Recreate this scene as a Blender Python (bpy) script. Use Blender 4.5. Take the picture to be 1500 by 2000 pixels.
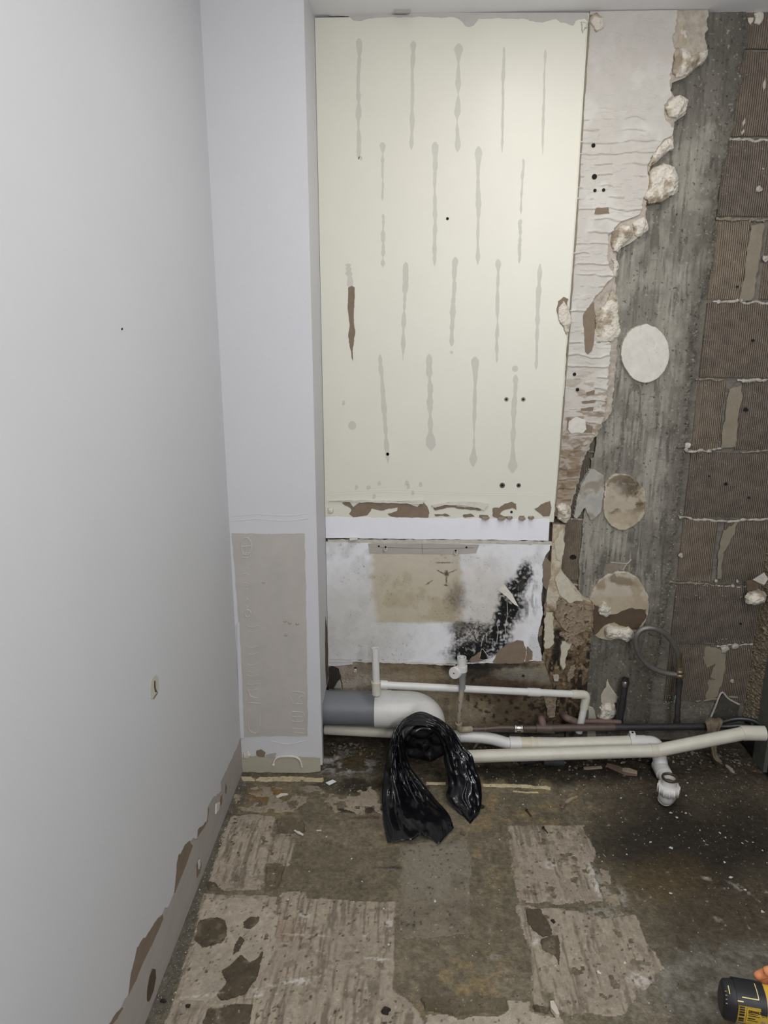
import bpy, bmesh, math, random
import numpy as np
from mathutils import Vector, Matrix
from mathutils import noise as mnoise
from math import sin, cos, radians, pi, sqrt

for o in list(bpy.data.objects): bpy.data.objects.remove(o)
S = bpy.context.scene
COL = S.collection

# ------------------------------------------------------------------ camera
FPX, PITCH, YAW, CAMH = 1387.0, radians(14.4), radians(2.3), 1.335
cam = bpy.data.cameras.new('camera')
cam.sensor_fit = 'VERTICAL'; cam.sensor_height = 36.0; cam.lens = FPX / 2000.0 * 36.0
cam.clip_start = 0.01
camo = bpy.data.objects.new('camera', cam); COL.objects.link(camo)
camo.location = (0, 0, CAMH); camo.rotation_euler = (pi / 2 - PITCH, 0, YAW)
S.camera = camo
# ------------------------------------------------------------------ world, lamps, exposure
w = bpy.data.worlds.new('world'); S.world = w; w.use_nodes = True
w.node_tree.nodes['Background'].inputs[0].default_value = (0.9, 0.95, 1.0, 1)
w.node_tree.nodes['Background'].inputs[1].default_value = 0.03
S.view_settings.view_transform = 'Standard'; S.view_settings.look = 'None'
S.view_settings.gamma = 1.0; S.view_settings.use_curve_mapping = False
S.view_settings.exposure = 0.14
def downlight(x, y, e, size=0.07, col=(1.0, 0.96, 0.90), z=2.118):
    l = bpy.data.lights.new('downlight_lamp', 'AREA'); l.shape = 'DISK'; l.size = size
    l.energy = e; l.color = col; l.spread = radians(180)
    o = bpy.data.objects.new('downlight_lamp', l); COL.objects.link(o); o.location = (x, y, z)
    return o
def fill_light(x, y, z, e, r=0.06, col=(0.97, 0.98, 1.0)):  # fill added out of view to lift walls and floor, no fitting modelled
    l = bpy.data.lights.new('fill_lamp', 'POINT'); l.energy = e; l.shadow_soft_size = r; l.color = col
    o = bpy.data.objects.new('fill_lamp', l); COL.objects.link(o); o.location = (x, y, z)
downlight(0.33, 1.52, 3.2, 0.08, (1.0, 0.98, 0.95))
fill_light(0.60, 0.85, 1.82, 10.5, 0.06, (1.0, 0.985, 0.96))
fill_light(0.70, -0.10, 1.60, 26.0)
fill_light(0.35, -1.00, 1.50, 30.0)

# ------------------------------------------------------------------ measuring helpers
CF = np.array([-sin(YAW) * cos(PITCH), cos(YAW) * cos(PITCH), -sin(PITCH)])
CR = np.array([cos(YAW), sin(YAW), 0.0]); CU = np.cross(CR, CF); CO = np.array([0, 0, CAMH])
def ray(x, y): return CF + CR * (x - 750) / FPX - CU * (y - 1000) / FPX
def W(x, y, Y):
    d = ray(x, y); return Vector(CO + d * (Y / d[1]))
def Lx(x, y, X):
    d = ray(x, y); return Vector(CO + d * (X / d[0]))
def Fz(x, y, z=0.0):
    d = ray(x, y); return Vector(CO + d * ((z - CAMH) / d[2]))
def pxv(X, Y, Z):
    dx = X - CO[0]; dy = Y - CO[1]; dz = Z - CO[2]
    dep = dx * CF[0] + dy * CF[1] + dz * CF[2]
    return (750 + FPX * (dx * CR[0] + dy * CR[1]) / dep,
            1000 - FPX * (dx * CU[0] + dy * CU[1] + dz * CU[2]) / dep)
YW = 2.15          # face of the blockwork
YB = 2.12          # face of the plasterboard
XL = -0.5186       # left wall
XS = -0.268        # side of the boxed corner
YF = 1.925         # front of the boxed corner
XR = 1.10          # right wall
ZC = 2.134         # ceiling

# ------------------------------------------------------------------ noise
_rng = np.random.RandomState(7); _T = _rng.rand(256, 256)
def vn(x, y):
    xi = np.floor(x).astype(int); yi = np.floor(y).astype(int)
    fx = x - xi; fy = y - yi; fx = fx * fx * (3 - 2 * fx); fy = fy * fy * (3 - 2 * fy)
    a = _T[xi & 255, yi & 255]; b = _T[(xi + 1) & 255, yi & 255]
    c = _T[xi & 255, (yi + 1) & 255]; d = _T[(xi + 1) & 255, (yi + 1) & 255]
    return (a * (1 - fx) + b * fx) * (1 - fy) + (c * (1 - fx) + d * fx) * fy
def fbm(x, y, s, o=4, seed=0):
    x = np.asarray(x, float) * s + seed * 17.3; y = np.asarray(y, float) * s + seed * 9.1
    r = 0; a = 0.5; t = 0
    for i in range(o):
        r = r + a * vn(x, y); t += a; a *= 0.5; x = x * 2.03 + 5.1; y = y * 2.03 + 3.7
    return r / t
def sstep(a, b, x):
    t = np.clip((x - a) / (b - a), 0, 1); return t * t * (3 - 2 * t)
def blob(px, py, cx, cy, rx, ry, n=None, na=0.0, soft=0.35, rot=0.0):
    dx = px - cx; dy = py - cy; c, s = cos(rot), sin(rot)
    d = np.sqrt(((dx * c + dy * s) / rx) ** 2 + ((-dx * s + dy * c) / ry) ** 2)
    if n is not None: d = d + (n - 0.5) * na
    return 1 - sstep(1 - soft, 1 + soft, d)
def mixc(c, col, m):
    m = np.asarray(m)[:, None]; return c * (1 - m) + np.array(col)[None, :] * m
def inpoly(px, py, poly):
    r = np.zeros(len(px), bool); n = len(poly); j = n - 1
    for i in range(n):
        xi, yi = poly[i]; xj, yj = poly[j]
        if yi != yj:
            k = ((yi > py) != (yj > py)) & (px < (xj - xi) * (py - yi) / (yj - yi) + xi); r ^= k
        j = i
    return r
def lin(r, g, b, k=1.0):
    f = lambda v: (v / 255 / 12.92 if v / 255 <= 0.04045 else ((v / 255 + 0.055) / 1.055) ** 2.4) * k
    return (f(r), f(g), f(b))

# ------------------------------------------------------------------ materials
MATS = {}
def mat(name, col=(0.5, 0.5, 0.5), rough=0.6, var=0.12, vs=25.0, bump=0.15, bs=250.0, spec=0.3, metal=0.0,
        attr=False, stretch=(1, 1, 1), ribs=0.0, rib_scale=54.0, speck=None, trans=0.0, coat=0.0, bdist=0.002, grain=None):
    if name in MATS: return MATS[name]
    m = bpy.data.materials.new(name); m.use_nodes = True; nt = m.node_tree; N = nt.nodes; K = nt.links
    b = N['Principled BSDF']; b.inputs['Roughness'].default_value = rough; b.inputs['Metallic'].default_value = metal
    b.inputs['Specular IOR Level'].default_value = spec
    if trans: b.inputs['Transmission Weight'].default_value = trans
    if coat: b.inputs['Coat Weight'].default_value = coat
    tc = N.new('ShaderNodeTexCoord'); mp = N.new('ShaderNodeMapping'); mp.inputs['Scale'].default_value = stretch
    K.new(tc.outputs['Object'], mp.inputs['Vector'])
    n1 = N.new('ShaderNodeTexNoise'); n1.inputs['Scale'].default_value = vs; n1.inputs['Detail'].default_value = 7
    n1.inputs['Roughness'].default_value = 0.65
    K.new(mp.outputs[0], n1.inputs['Vector'])
    mr = N.new('ShaderNodeMapRange'); mr.inputs['From Min'].default_value = 0.25; mr.inputs['From Max'].default_value = 0.75
    mr.inputs['To Min'].default_value = 1 - var; mr.inputs['To Max'].default_value = 1 + var
    K.new(n1.outputs['Fac'], mr.inputs['Value'])
    mx = N.new('ShaderNodeMix'); mx.data_type = 'RGBA'; mx.blend_type = 'MULTIPLY'; mx.inputs['Factor'].default_value = 1
    if attr:
        at = N.new('ShaderNodeVertexColor'); at.layer_name = 'Col'; K.new(at.outputs['Color'], mx.inputs['A'])
    else:
        mx.inputs['A'].default_value = (*col, 1)
    K.new(mr.outputs[0], mx.inputs['B'])
    out = mx.outputs['Result']
    if speck:                                   # (colour, scale, threshold)
        n3 = N.new('ShaderNodeTexNoise'); n3.inputs['Scale'].default_value = speck[1]; n3.inputs['Detail'].default_value = 3
        K.new(tc.outputs['Object'], n3.inputs['Vector'])
        r3 = N.new('ShaderNodeMapRange'); r3.inputs['From Min'].default_value = speck[2]; r3.inputs['From Max'].default_value = speck[2] + 0.06
        K.new(n3.outputs['Fac'], r3.inputs['Value'])
        m3 = N.new('ShaderNodeMix'); m3.data_type = 'RGBA'; m3.inputs['B'].default_value = (*speck[0], 1)
        K.new(r3.outputs[0], m3.inputs['Factor']); K.new(out, m3.inputs['A']); out = m3.outputs['Result']
    if grain:                                   # wood grain print: (colour, scale, amount)
        wv = N.new('ShaderNodeTexWave'); wv.bands_direction = 'X'; wv.inputs['Scale'].default_value = grain[1]
        wv.inputs['Distortion'].default_value = 14.0; wv.inputs['Detail'].default_value = 3; wv.inputs['Detail Scale'].default_value = 2.2
        g2 = N.new('ShaderNodeMapping'); g2.inputs['Scale'].default_value = (1, 1, 0.16); K.new(tc.outputs['Object'], g2.inputs['Vector'])
        K.new(g2.outputs[0], wv.inputs['Vector'])
        rg = N.new('ShaderNodeMapRange'); rg.inputs['From Min'].default_value = 0.55; rg.inputs['From Max'].default_value = 0.95
        rg.inputs['To Max'].default_value = grain[2]; K.new(wv.outputs['Fac'], rg.inputs['Value'])
        m4 = N.new('ShaderNodeMix'); m4.data_type = 'RGBA'; m4.inputs['B'].default_value = (*grain[0], 1)
        K.new(rg.outputs[0], m4.inputs['Factor']); K.new(out, m4.inputs['A']); out = m4.outputs['Result']
    K.new(out, b.inputs['Base Color'])
    if bump or ribs:
        n2 = N.new('ShaderNodeTexNoise'); n2.inputs['Scale'].default_value = bs; n2.inputs['Detail'].default_value = 4
        K.new(mp.outputs[0], n2.inputs['Vector'])
        h = n2.outputs['Fac']
        if ribs:
            wv = N.new('ShaderNodeTexWave'); wv.bands_direction = 'X'; wv.inputs['Scale'].default_value = rib_scale
            wv.inputs['Distortion'].default_value = 0.6; wv.inputs['Detail'].default_value = 2
            K.new(tc.outputs['Object'], wv.inputs['Vector'])
            ma = N.new('ShaderNodeMath'); ma.operation = 'MULTIPLY_ADD'; ma.inputs[1].default_value = ribs
            K.new(wv.outputs['Fac'], ma.inputs[0]); K.new(h, ma.inputs[2]); h = ma.outputs[0]
        bp = N.new('ShaderNodeBump'); bp.inputs['Strength'].default_value = max(bump, 0.01); bp.inputs['Distance'].default_value = bdist
        K.new(h, bp.inputs['Height']); K.new(bp.outputs[0], b.inputs['Normal'])
    MATS[name] = m
    return m

PAINT = mat('white_wall_paint', (0.60, 0.605, 0.62), 0.55, 0.02, 4, 0.12, 260, 0.3)
PAINT2 = mat('white_boxing_paint', (0.60, 0.595, 0.615), 0.5, 0.02, 5, 0.15, 300, 0.3)
CEIL = mat('ceiling_paint', (0.88, 0.88, 0.89), 0.7, 0.02, 5, 0.1, 200)
CREAM = mat('cream_paint', (0.68, 0.664, 0.575), 0.42, 0.025, 6, 0.06, 300, 0.4)
STREAK = mat('adhesive_residue', (0.55, 0.535, 0.47), 0.6, 0.05, 30, 0.1, 300)
WHITEBAND = mat('white_band_paint', (0.80, 0.795, 0.84), 0.45, 0.03, 8, 0.2, 120)
GREYPAPER = mat('grey_board_paper', (0.40, 0.365, 0.335), 0.8, 0.08, 12, 0.1, 400, stretch=(1, 1, 4))
BROWNPAPER = mat('brown_torn_paper', (0.215, 0.165, 0.12), 0.9, 0.15, 40, 0.3, 300)
STRIPBOARD = mat('bare_strip_board', (0.455, 0.425, 0.39), 0.75, 0.08, 14, 0.1, 300)
TILEBED = mat('tile_adhesive_wall', (0.5, 0.5, 0.5), 0.75, 0.06, 30, 0.25, 250, attr=True)
PAINTED = mat('painted_stained_board', (0.5, 0.5, 0.5), 0.65, 0.06, 40, 0.2, 260, attr=True)
ROTTEN = mat('rotten_board', (0.5, 0.5, 0.5), 0.85, 0.25, 60, 0.8, 150, attr=True, bdist=0.004)
CONCRETE = mat('board_marked_concrete', (0.5, 0.5, 0.5), 0.85, 0.22, 60, 0.6, 170, attr=True, stretch=(1, 1, 0.3), bdist=0.002)
BRICK = [mat('ribbed_block_%d' % i, c, 0.92, 0.28, 28, 1.0, 200, 0.15, ribs=1.1, speck=((0.40, 0.36, 0.31), 190, 0.645), bdist=0.0042)
         for i, c in enumerate([(0.215, 0.178, 0.140), (0.25, 0.205, 0.157), (0.20, 0.166, 0.135), (0.275, 0.225, 0.168)])]
MORTAR = mat('mortar', (0.16, 0.145, 0.12), 0.95, 0.35, 50, 1.0, 140, bdist=0.004)
MORTARL = mat('pale_mortar_squeeze', (0.42, 0.385, 0.335), 0.95, 0.3, 70, 1.0, 160, bdist=0.004)
SMEAR = mat('mortar_smear', (0.23, 0.20, 0.15), 0.9, 0.2, 20, 0.4, 140)
PLASTER = mat('gypsum_lump', (0.58, 0.54, 0.475), 0.95, 0.22, 70, 0.9, 130, bdist=0.004)
PLASTERD = mat('dirty_gypsum', (0.42, 0.385, 0.33), 0.95, 0.25, 40, 0.9, 130, bdist=0.004)
BOARDCORE = mat('board_core', (0.40, 0.352, 0.295), 0.95, 0.3, 60, 0.7, 160, bdist=0.003)
DAB = mat('clean_adhesive_dab', (0.60, 0.575, 0.53), 0.8, 0.05, 20, 0.15, 200)
DABD = mat('stained_adhesive_dab', (0.26, 0.215, 0.16), 0.85, 0.7, 32, 0.3, 150, speck=((0.46, 0.42, 0.35), 26, 0.62))
DABG = mat('grey_adhesive_flake', (0.33, 0.312, 0.27), 0.85, 0.35, 45, 0.3, 150)
DABP = mat('paper_faced_dab', (0.40, 0.365, 0.31), 0.85, 0.3, 45, 0.3, 200)
DABB = mat('brown_paper_dark', (0.095, 0.068, 0.045), 0.8, 0.2, 40, 0.3, 200)
HOLE = mat('dark_hole', (0.012, 0.011, 0.010), 0.9, 0.1, 50, 0.0)
PVCW = mat('white_pvc', (0.66, 0.655, 0.63), 0.35, 0.05, 30, 0.03, 300, 0.5, speck=((0.30, 0.28, 0.25), 220, 0.72))
PVCOLD = mat('yellowed_pvc', (0.60, 0.575, 0.49), 0.38, 0.08, 25, 0.04, 300, 0.5, speck=((0.26, 0.24, 0.2), 200, 0.70))
PVCY = mat('yellow_pvc_coupling', (0.60, 0.54, 0.40), 0.4, 0.10, 25, 0.04, 300, 0.5)
PVCG = mat('grey_pvc', (0.155, 0.16, 0.175), 0.38, 0.06, 30, 0.03, 300, 0.5, speck=((0.35, 0.35, 0.36), 120, 0.74))
PVCR = mat('grey_rubber_ring', (0.25, 0.25, 0.25), 0.5, 0.06, 30, 0.03, 300)
OLDPAINTPIPE = mat('paint_flecked_pipe', (0.36, 0.31, 0.25), 0.6, 0.3, 60, 0.3, 200, speck=((0.16, 0.11, 0.08), 60, 0.56))
COPPER = mat('oxidised_copper', (0.105, 0.074, 0.064), 0.5, 0.25, 40, 0.2, 200, 0.5, metal=0.25)
COPPERP = mat('pink_dusty_copper', (0.17, 0.115, 0.095), 0.6, 0.25, 50, 0.2, 200, 0.4, metal=0.1)
DARKPIPE = mat('blackened_pipe', (0.035, 0.033, 0.033), 0.45, 0.4, 40, 0.2, 200, 0.5, metal=0.2)
CHROME = mat('chrome', (0.62, 0.60, 0.56), 0.18, 0.05, 30, 0.0, metal=1.0)
CHROMED = mat('dull_chrome', (0.20, 0.19, 0.17), 0.3, 0.2, 30, 0.0, metal=0.9)
BRASS = mat('tarnished_brass', (0.25, 0.20, 0.13), 0.4, 0.25, 60, 0.1, 200, metal=0.7)
HOSE = mat('braided_hose', (0.20, 0.19, 0.172), 0.28, 0.15, 60, 0.5, 500, 0.6, metal=0.5, stretch=(1, 1, 1))
HOSEB = mat('black_rubber_hose', (0.022, 0.023, 0.025), 0.35, 0.2, 30, 0.1, 200, 0.5)
BAG = mat('black_bin_liner', (0.004, 0.004, 0.006), 0.16, 0.1, 30, 0.25, 60, 0.5, coat=0.0, bdist=0.003)
RAG = mat('brown_rag', (0.19, 0.15, 0.105), 0.95, 0.3, 50, 0.8, 300, bdist=0.003)
FLOOR = mat('old_screed', (0.5, 0.5, 0.5), 0.85, 0.42, 95, 0.8, 190, 0.25, attr=True, bdist=0.004, speck=((0.36, 0.33, 0.28), 260, 0.715))
BED = mat('floor_tile_bed', (0.205, 0.177, 0.142), 0.9, 0.17, 26, 0.35, 200, 0.2, bdist=0.003, speck=((0.10, 0.085, 0.07), 120, 0.67))
BEDR = mat('floor_tile_bed_combed', (0.205, 0.177, 0.142), 0.9, 0.17, 30, 0.9, 150, 0.2, ribs=0.9, rib_scale=19.0, bdist=0.003, speck=((0.10, 0.085, 0.07), 120, 0.67))
BEDL = mat('floor_smooth_bed', (0.235, 0.21, 0.172), 0.9, 0.12, 22, 0.25, 200, 0.2, bdist=0.002)
SMOOTH = mat('smooth_grey_screed', (0.135, 0.122, 0.098), 0.85, 0.22, 14, 0.2, 200, 0.2)
PATCHD = mat('dark_screed_patch', (0.098, 0.086, 0.064), 0.9, 0.25, 50, 0.5, 180, 0.2)
GROUT = mat('cream_sealant', (0.52, 0.47, 0.34), 0.8, 0.2, 60, 0.5, 200)
CHIP = mat('white_plaster_chip', (0.62, 0.59, 0.53), 0.9, 0.15, 60, 0.3, 200)
CHIPB = mat('brown_chip', (0.16, 0.11, 0.08), 0.9, 0.3, 60, 0.4, 200)
CHIPT = mat('tan_chip', (0.33, 0.27, 0.20), 0.9, 0.25, 60, 0.4, 200)
DARKLUMP = mat('dark_lump', (0.03, 0.024, 0.02), 0.8, 0.3, 60, 0.4, 200)
NAIL = mat('rusty_nail', (0.06, 0.045, 0.035), 0.6, 0.2, 80, 0.1, metal=0.5)
PAPERW = mat('white_card', (0.75, 0.75, 0.75), 0.6, 0.03, 20, 0.05)
YPLAST = mat('yellow_tool_plastic', (0.62, 0.40, 0.05), 0.38, 0.04, 20, 0.06, 400, 0.5)
BPLAST = mat('black_tool_plastic', (0.018, 0.018, 0.020), 0.5, 0.1, 30, 0.15, 500, 0.4)
YLINE = mat('pale_yellow_trim', (0.68, 0.58, 0.26), 0.4, 0.05, 20, 0.0)
LABELP = mat('tool_label_print', (0.02, 0.014, 0.008), 0.5, 0.05, 20, 0.0)
LABELB = mat('tool_label_ground', (0.50, 0.33, 0.05), 0.5, 0.15, 60, 0.0)
SKIN = mat('skin', (0.62, 0.24, 0.10), 0.55, 0.12, 60, 0.2, 300, 0.4)
RIGHTDARK = mat('black_wall_board', (0.016, 0.017, 0.017), 0.6, 0.3, 20, 0.2, 150)
RIGHTGREY = mat('grey_green_trim', (0.085, 0.088, 0.076), 0.7, 0.3, 30, 0.4, 150)

# ------------------------------------------------------------------ object helpers
WORG = {}
def mk(name, verts, faces, m, parent=None, smooth=False, cols=None, origin=None, label=None, mods=None):
    V = np.array([tuple(v) for v in verts], float)
    if origin is None:
        lo = V.min(0); hi = V.max(0); origin = ((lo[0] + hi[0]) / 2, (lo[1] + hi[1]) / 2, lo[2])
    origin = np.array(origin, float)
    me = bpy.data.meshes.new(name); me.from_pydata([tuple(v) for v in V - origin], [], faces); me.update()
    me.materials.append(m)
    if cols is not None:
        a = me.color_attributes.new('Col', 'FLOAT_COLOR', 'POINT')
        c4 = np.ones((len(V), 4), np.float32); c4[:, :3] = cols; a.data.foreach_set('color', c4.ravel())
    if smooth: me.polygons.foreach_set('use_smooth', [True] * len(me.polygons))
    o = bpy.data.objects.new(name, me); COL.objects.link(o)
    if parent is not None:
        o.parent = parent; o.location = origin - WORG[parent.name]
    else: o.location = origin
    WORG[o.name] = origin
    if label: o['label'] = label
    return o
def root(name, loc, label, cat, group=None):
    o = bpy.data.objects.new(name, None); COL.objects.link(o); o.location = loc; o.empty_display_size = 0.05
    WORG[o.name] = np.array(tuple(loc), float); tag(o, label, cat, group); return o
def tag(o, label, cat, group=None):
    o['label'] = label; o['category'] = cat
    if group: o['group'] = group
    return o
def struct(o, label, cat):
    o['kind'] = 'structure'; o['label'] = label; o['category'] = cat; return o
def box(x0, x1, y0, y1, z0, z1):
    v = [(x, y, z) for z in (z0, z1) for y in (y0, y1) for x in (x0, x1)]
    return v, [(0, 2, 3, 1), (4, 5, 7, 6), (0, 1, 5, 4), (2, 6, 7, 3), (0, 4, 6, 2), (1, 3, 7, 5)]
def join(*parts):
    V = []; F = []
    for v, f in parts:
        n = len(V); V += [tuple(a) for a in v]; F += [tuple(i + n for i in q) for q in f]
    return V, F
def jag(pts, amp, step, seed=0, straight=()):
    out = []; n = len(pts); rnd = random.Random(seed)
    nrm = Vector((0, 0, 0))
    for i in range(n):
        a, b = Vector(pts[i]), Vector(pts[(i + 1) % n]); nrm += a.cross(b)
    c0 = Vector(pts[0])
    nrm = Vector((0, 0, 0))
    for i in range(1, n - 1): nrm += (Vector(pts[i]) - c0).cross(Vector(pts[i + 1]) - c0)
    nrm.normalize()
    for i in range(n):
        a, b = Vector(pts[i]), Vector(pts[(i + 1) % n]); L = (b - a).length
        out.append(a)
        if i in straight or L < step * 1.5: continue
        k = int(L / step); t = (b - a).normalized(); p = t.cross(nrm)
        for j in range(1, k):
            f = j / k; q = a.lerp(b, f)
            h = mnoise.fractal(q * (0.25 / step) + Vector((seed * 3.1, 0, 0)), 1.0, 2.0, 3) * amp * 1.6
            out.append(q + p * h + t * rnd.uniform(-0.25, 0.25) * step)
    return out
def slab(name, pts, n, th, m, parent=None, amp=0.0, step=0.006, seed=0, straight=(), back=0.0, label=None, lift=0.0):
    n = Vector(n)
    if amp: pts = jag(pts, amp, step, seed, straight)
    pts = [Vector(p) for p in pts]
    bm = bmesh.new()
    fv = [bm.verts.new(p + n * (th + lift)) for p in pts]; bv = [bm.verts.new(p + n * (lift - back)) for p in pts]
    f = bm.faces.new(fv); k = len(pts)
    for i in range(k): bm.faces.new((fv[i], bv[i], bv[(i + 1) % k], fv[(i + 1) % k]))
    f.normal_update()
    bmesh.ops.triangulate(bm, faces=[f], ngon_method='EAR_CLIP')
    bmesh.ops.recalc_face_normals(bm, faces=bm.faces)
    bm.verts.index_update()
    V = [v.co.copy() for v in bm.verts]; F = [tuple(v.index for v in q.verts) for q in bm.faces]; bm.free()
    return mk(name, V, F, m, parent, label=label)
FRONT = (0, -1, 0); UP = (0, 0, 1); RIGHT = (1, 0, 0)
def wslab(name, px, Y, th, m, parent, **k): return slab(name, [W(x, y, Y) for x, y in px], FRONT, th, m, parent, **k)
def fslab(name, px, z, th, m, parent, **k): return slab(name, [Fz(x, y, z) for x, y in px], UP, th, m, parent, **k)
def lslab(name, px, th, m, parent, **k): return slab(name, [Lx(x, y, XL) for x, y in px], RIGHT, th, m, parent, **k)
def lump_mesh(pts, n, th, seed=0, rings=7, rough=0.35, flat=0.0, fs=60.0):
    """domed, crumbly chunk over a star-shaped outline"""
    n = Vector(n); pts = [Vector(p) for p in pts]; c = sum(pts, Vector()) / len(pts); k = len(pts)
    V = []; F = []
    for r in range(rings):
        f = 1 - r / (rings - 1) * 0.999
        for p in pts:
            q = c + (p - c) * f
            prof = max(0.0, 1 - f ** (2 + 4 * flat)) ** 0.5 if r else 0.0
            h = th * (prof * (1 - rough) + (rough * (0.5 + mnoise.fractal(q * fs + Vector((seed, 0, 0)), 1.0, 2.0, 4)) * prof))
            V.append(q + n * max(h, 0.0))
    V.append(c + n * th * 0.9)
    for r in range(rings - 1):
        for i in range(k):
            j = (i + 1) % k; F.append((r * k + i, r * k + j, (r + 1) * k + j, (r + 1) * k + i))
    b = (rings - 1) * k
    for i in range(k): F.append((b + i, b + (i + 1) % k, len(V) - 1))
    F.append(tuple(reversed(range(k))))
    return V, F
def fixn(o):
    bm = bmesh.new(); bm.from_mesh(o.data); bmesh.ops.recalc_face_normals(bm, faces=bm.faces); bm.to_mesh(o.data); bm.free(); return o
def wlump(name, px, Y, th, m, parent, seed=0, amp=0.003, step=0.005, smooth=True, **k):
    lab = k.pop('label', None)
    V, F = lump_mesh(jag([W(x, y, Y) for x, y in px], amp, step, seed), FRONT, th, seed, **k)
    return fixn(mk(name, V, F, m, parent, smooth=smooth, label=lab))
def roundpath(pts, r, n=8):
    pts = [Vector(p) for p in pts]; out = [pts[0]]
    for i in range(1, len(pts) - 1):
        a, b, c = pts[i - 1], pts[i], pts[i + 1]; d1 = (a - b); d2 = (c - b)
        rr = min(r[i - 1] if isinstance(r, (list, tuple)) else r, d1.length * 0.49, d2.length * 0.49)
        p1 = b + d1.normalized() * rr; p2 = b + d2.normalized() * rr
        for j in range(n + 1):
            t = j / n; out.append((1 - t) ** 2 * p1 + 2 * t * (1 - t) * b + t * t * p2)
    out.append(pts[-1]); return out
def spline(pts, n=8):
    pts = [Vector(p) for p in pts]; P = [pts[0] * 2 - pts[1]] + pts + [pts[-1] * 2 - pts[-2]]; out = []
    for i in range(1, len(P) - 2):
        for j in range(n):
            t = j / n; a, b, c, d = P[i - 1], P[i], P[i + 1], P[i + 2]
            out.append(0.5 * ((2 * b) + (-a + c) * t + (2 * a - 5 * b + 4 * c - d) * t * t + (-a + 3 * b - 3 * c + d) * t ** 3))
    out.append(pts[-1]); return out
def tube(path, r, seg=18, cap=True, flat=1.0):
    path = [Vector(p) for p in path]; n = len(path)
    rs = r if isinstance(r, (list, tuple)) else [r] * n
    T = [(path[min(i + 1, n - 1)] - path[max(i - 1, 0)]).normalized() for i in range(n)]
    u = T[0].orthogonal().normalized(); V = []; F = []
    for i in range(n):
        u = (u - T[i] * u.dot(T[i])).normalized(); v = T[i].cross(u)
        for s in range(seg):
            a = 2 * pi * s / seg; V.append(path[i] + (u * cos(a) + v * sin(a) * flat) * rs[i])
    for i in range(n - 1):
        for s in range(seg):
            t = (s + 1) % seg; F.append((i * seg + s, i * seg + t, (i + 1) * seg + t, (i + 1) * seg + s))
    if cap:
        F.append(tuple(reversed(range(seg)))); F.append(tuple((n - 1) * seg + s for s in range(seg)))
    return V, F
def smooth_tube(o, ang=40):
    me = o.data
    bm = bmesh.new(); bm.from_mesh(me); bmesh.ops.recalc_face_normals(bm, faces=bm.faces)
    for f in bm.faces: f.smooth = len(f.verts) <= 4
    for e in bm.edges:
        if len(e.link_faces) == 2 and e.calc_face_angle(0) > radians(ang): e.smooth = False
    bm.to_mesh(me); bm.free(); return o
def pipe(name, path, r, m, parent=None, seg=20, cap=True, **k):
    V, F = tube(path, r, seg, cap); return smooth_tube(mk(name, V, F, m, parent, **k))
def ring_pipe(name, a, b, ro, ri, m, parent, seg=24):
    """open-ended pipe: outside, rim and inside"""
    a = Vector(a); b = Vector(b); d = (b - a).normalized()
    V, F = tube([a, b, b, b - d * ro * 1.6, b - d * ro * 1.6], [ro, ro, ri, ri, 0.0001], seg, True)
    # tube() takes its tangents from neighbours; rebuild with a fixed frame
    u = d.orthogonal().normalized(); v = d.cross(u); V = []
    for p, rr in ((a, ro), (b, ro), (b, ri), (b - d * ro * 1.6, ri), (b - d * ro * 1.6, 0.0001)):
        for s in range(seg):
            t = 2 * pi * s / seg; V.append(p + (u * cos(t) + v * sin(t)) * rr)
    return smooth_tube(mk(name, V, F, m, parent))
def edge_fn(px, Y):
    P = sorted([(W(x, y, Y).z, W(x, y, Y).x) for x, y in px]); zs = [p[0] for p in P]; xs = [p[1] for p in P]
    return lambda z: np.interp(z, zs, xs)
def panel(name, z1, z0, xl, xr, nx, nz, Y, depth, m, parent, hfn=None, cfn=None, ztop=None, zbot=None, smooth=True, label=None):
    """a board standing on the back wall: front relief, edges that follow xl(z), xr(z), real thickness"""
    zs = np.linspace(z1, z0, nz); u = np.linspace(0, 1, nx)
    Zg = np.repeat(zs[:, None], nx, 1); L = xl(zs)[:, None]; R = xr(zs)[:, None]
    Xg = L + (R - L) * u[None, :]
    if ztop is not None or zbot is not None:
        zt = ztop(Xg[0]) if ztop else np.full(nx, z1); zb = zbot(Xg[-1]) if zbot else np.full(nx, z0)
        f = (zs - z0) / (z1 - z0); Zg = zb[None, :] + (zt - zb)[None, :] * f[:, None]
    X = Xg.ravel(); Z = Zg.ravel()
    h = hfn(X, Z) if hfn is not None else np.zeros(len(X))
    V = np.stack([X, Y - h, Z], 1)
    F = []
    idx = np.arange(nx * nz).reshape(nz, nx)
    a = idx[:-1, :-1].ravel(); b = idx[:-1, 1:].ravel(); c = idx[1:, 1:].ravel(); d = idx[1:, :-1].ravel()
    F = list(zip(a.tolist(), d.tolist(), c.tolist(), b.tolist()))
    per = list(idx[0, :]) + list(idx[1:, -1]) + list(idx[-1, -2::-1]) + list(idx[-2:0:-1, 0])
    base = len(V); B = V[per].copy(); B[:, 1] = Y + depth
    V = np.vstack([V, B]); k = len(per)
    F += [(int(per[i]), int(per[(i + 1) % k]), base + (i + 1) % k, base + i) for i in range(k)]
    cols = None
    if cfn is not None:
        px, py = pxv(X, np.full(len(X), Y), Z); c = cfn(X, Z, px, py)
        cols = np.vstack([c, c[per]])
    return mk(name, V, F, m, parent, smooth=False, cols=cols, label=label)
def const(v): return lambda z: np.full(np.shape(z), v)
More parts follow.
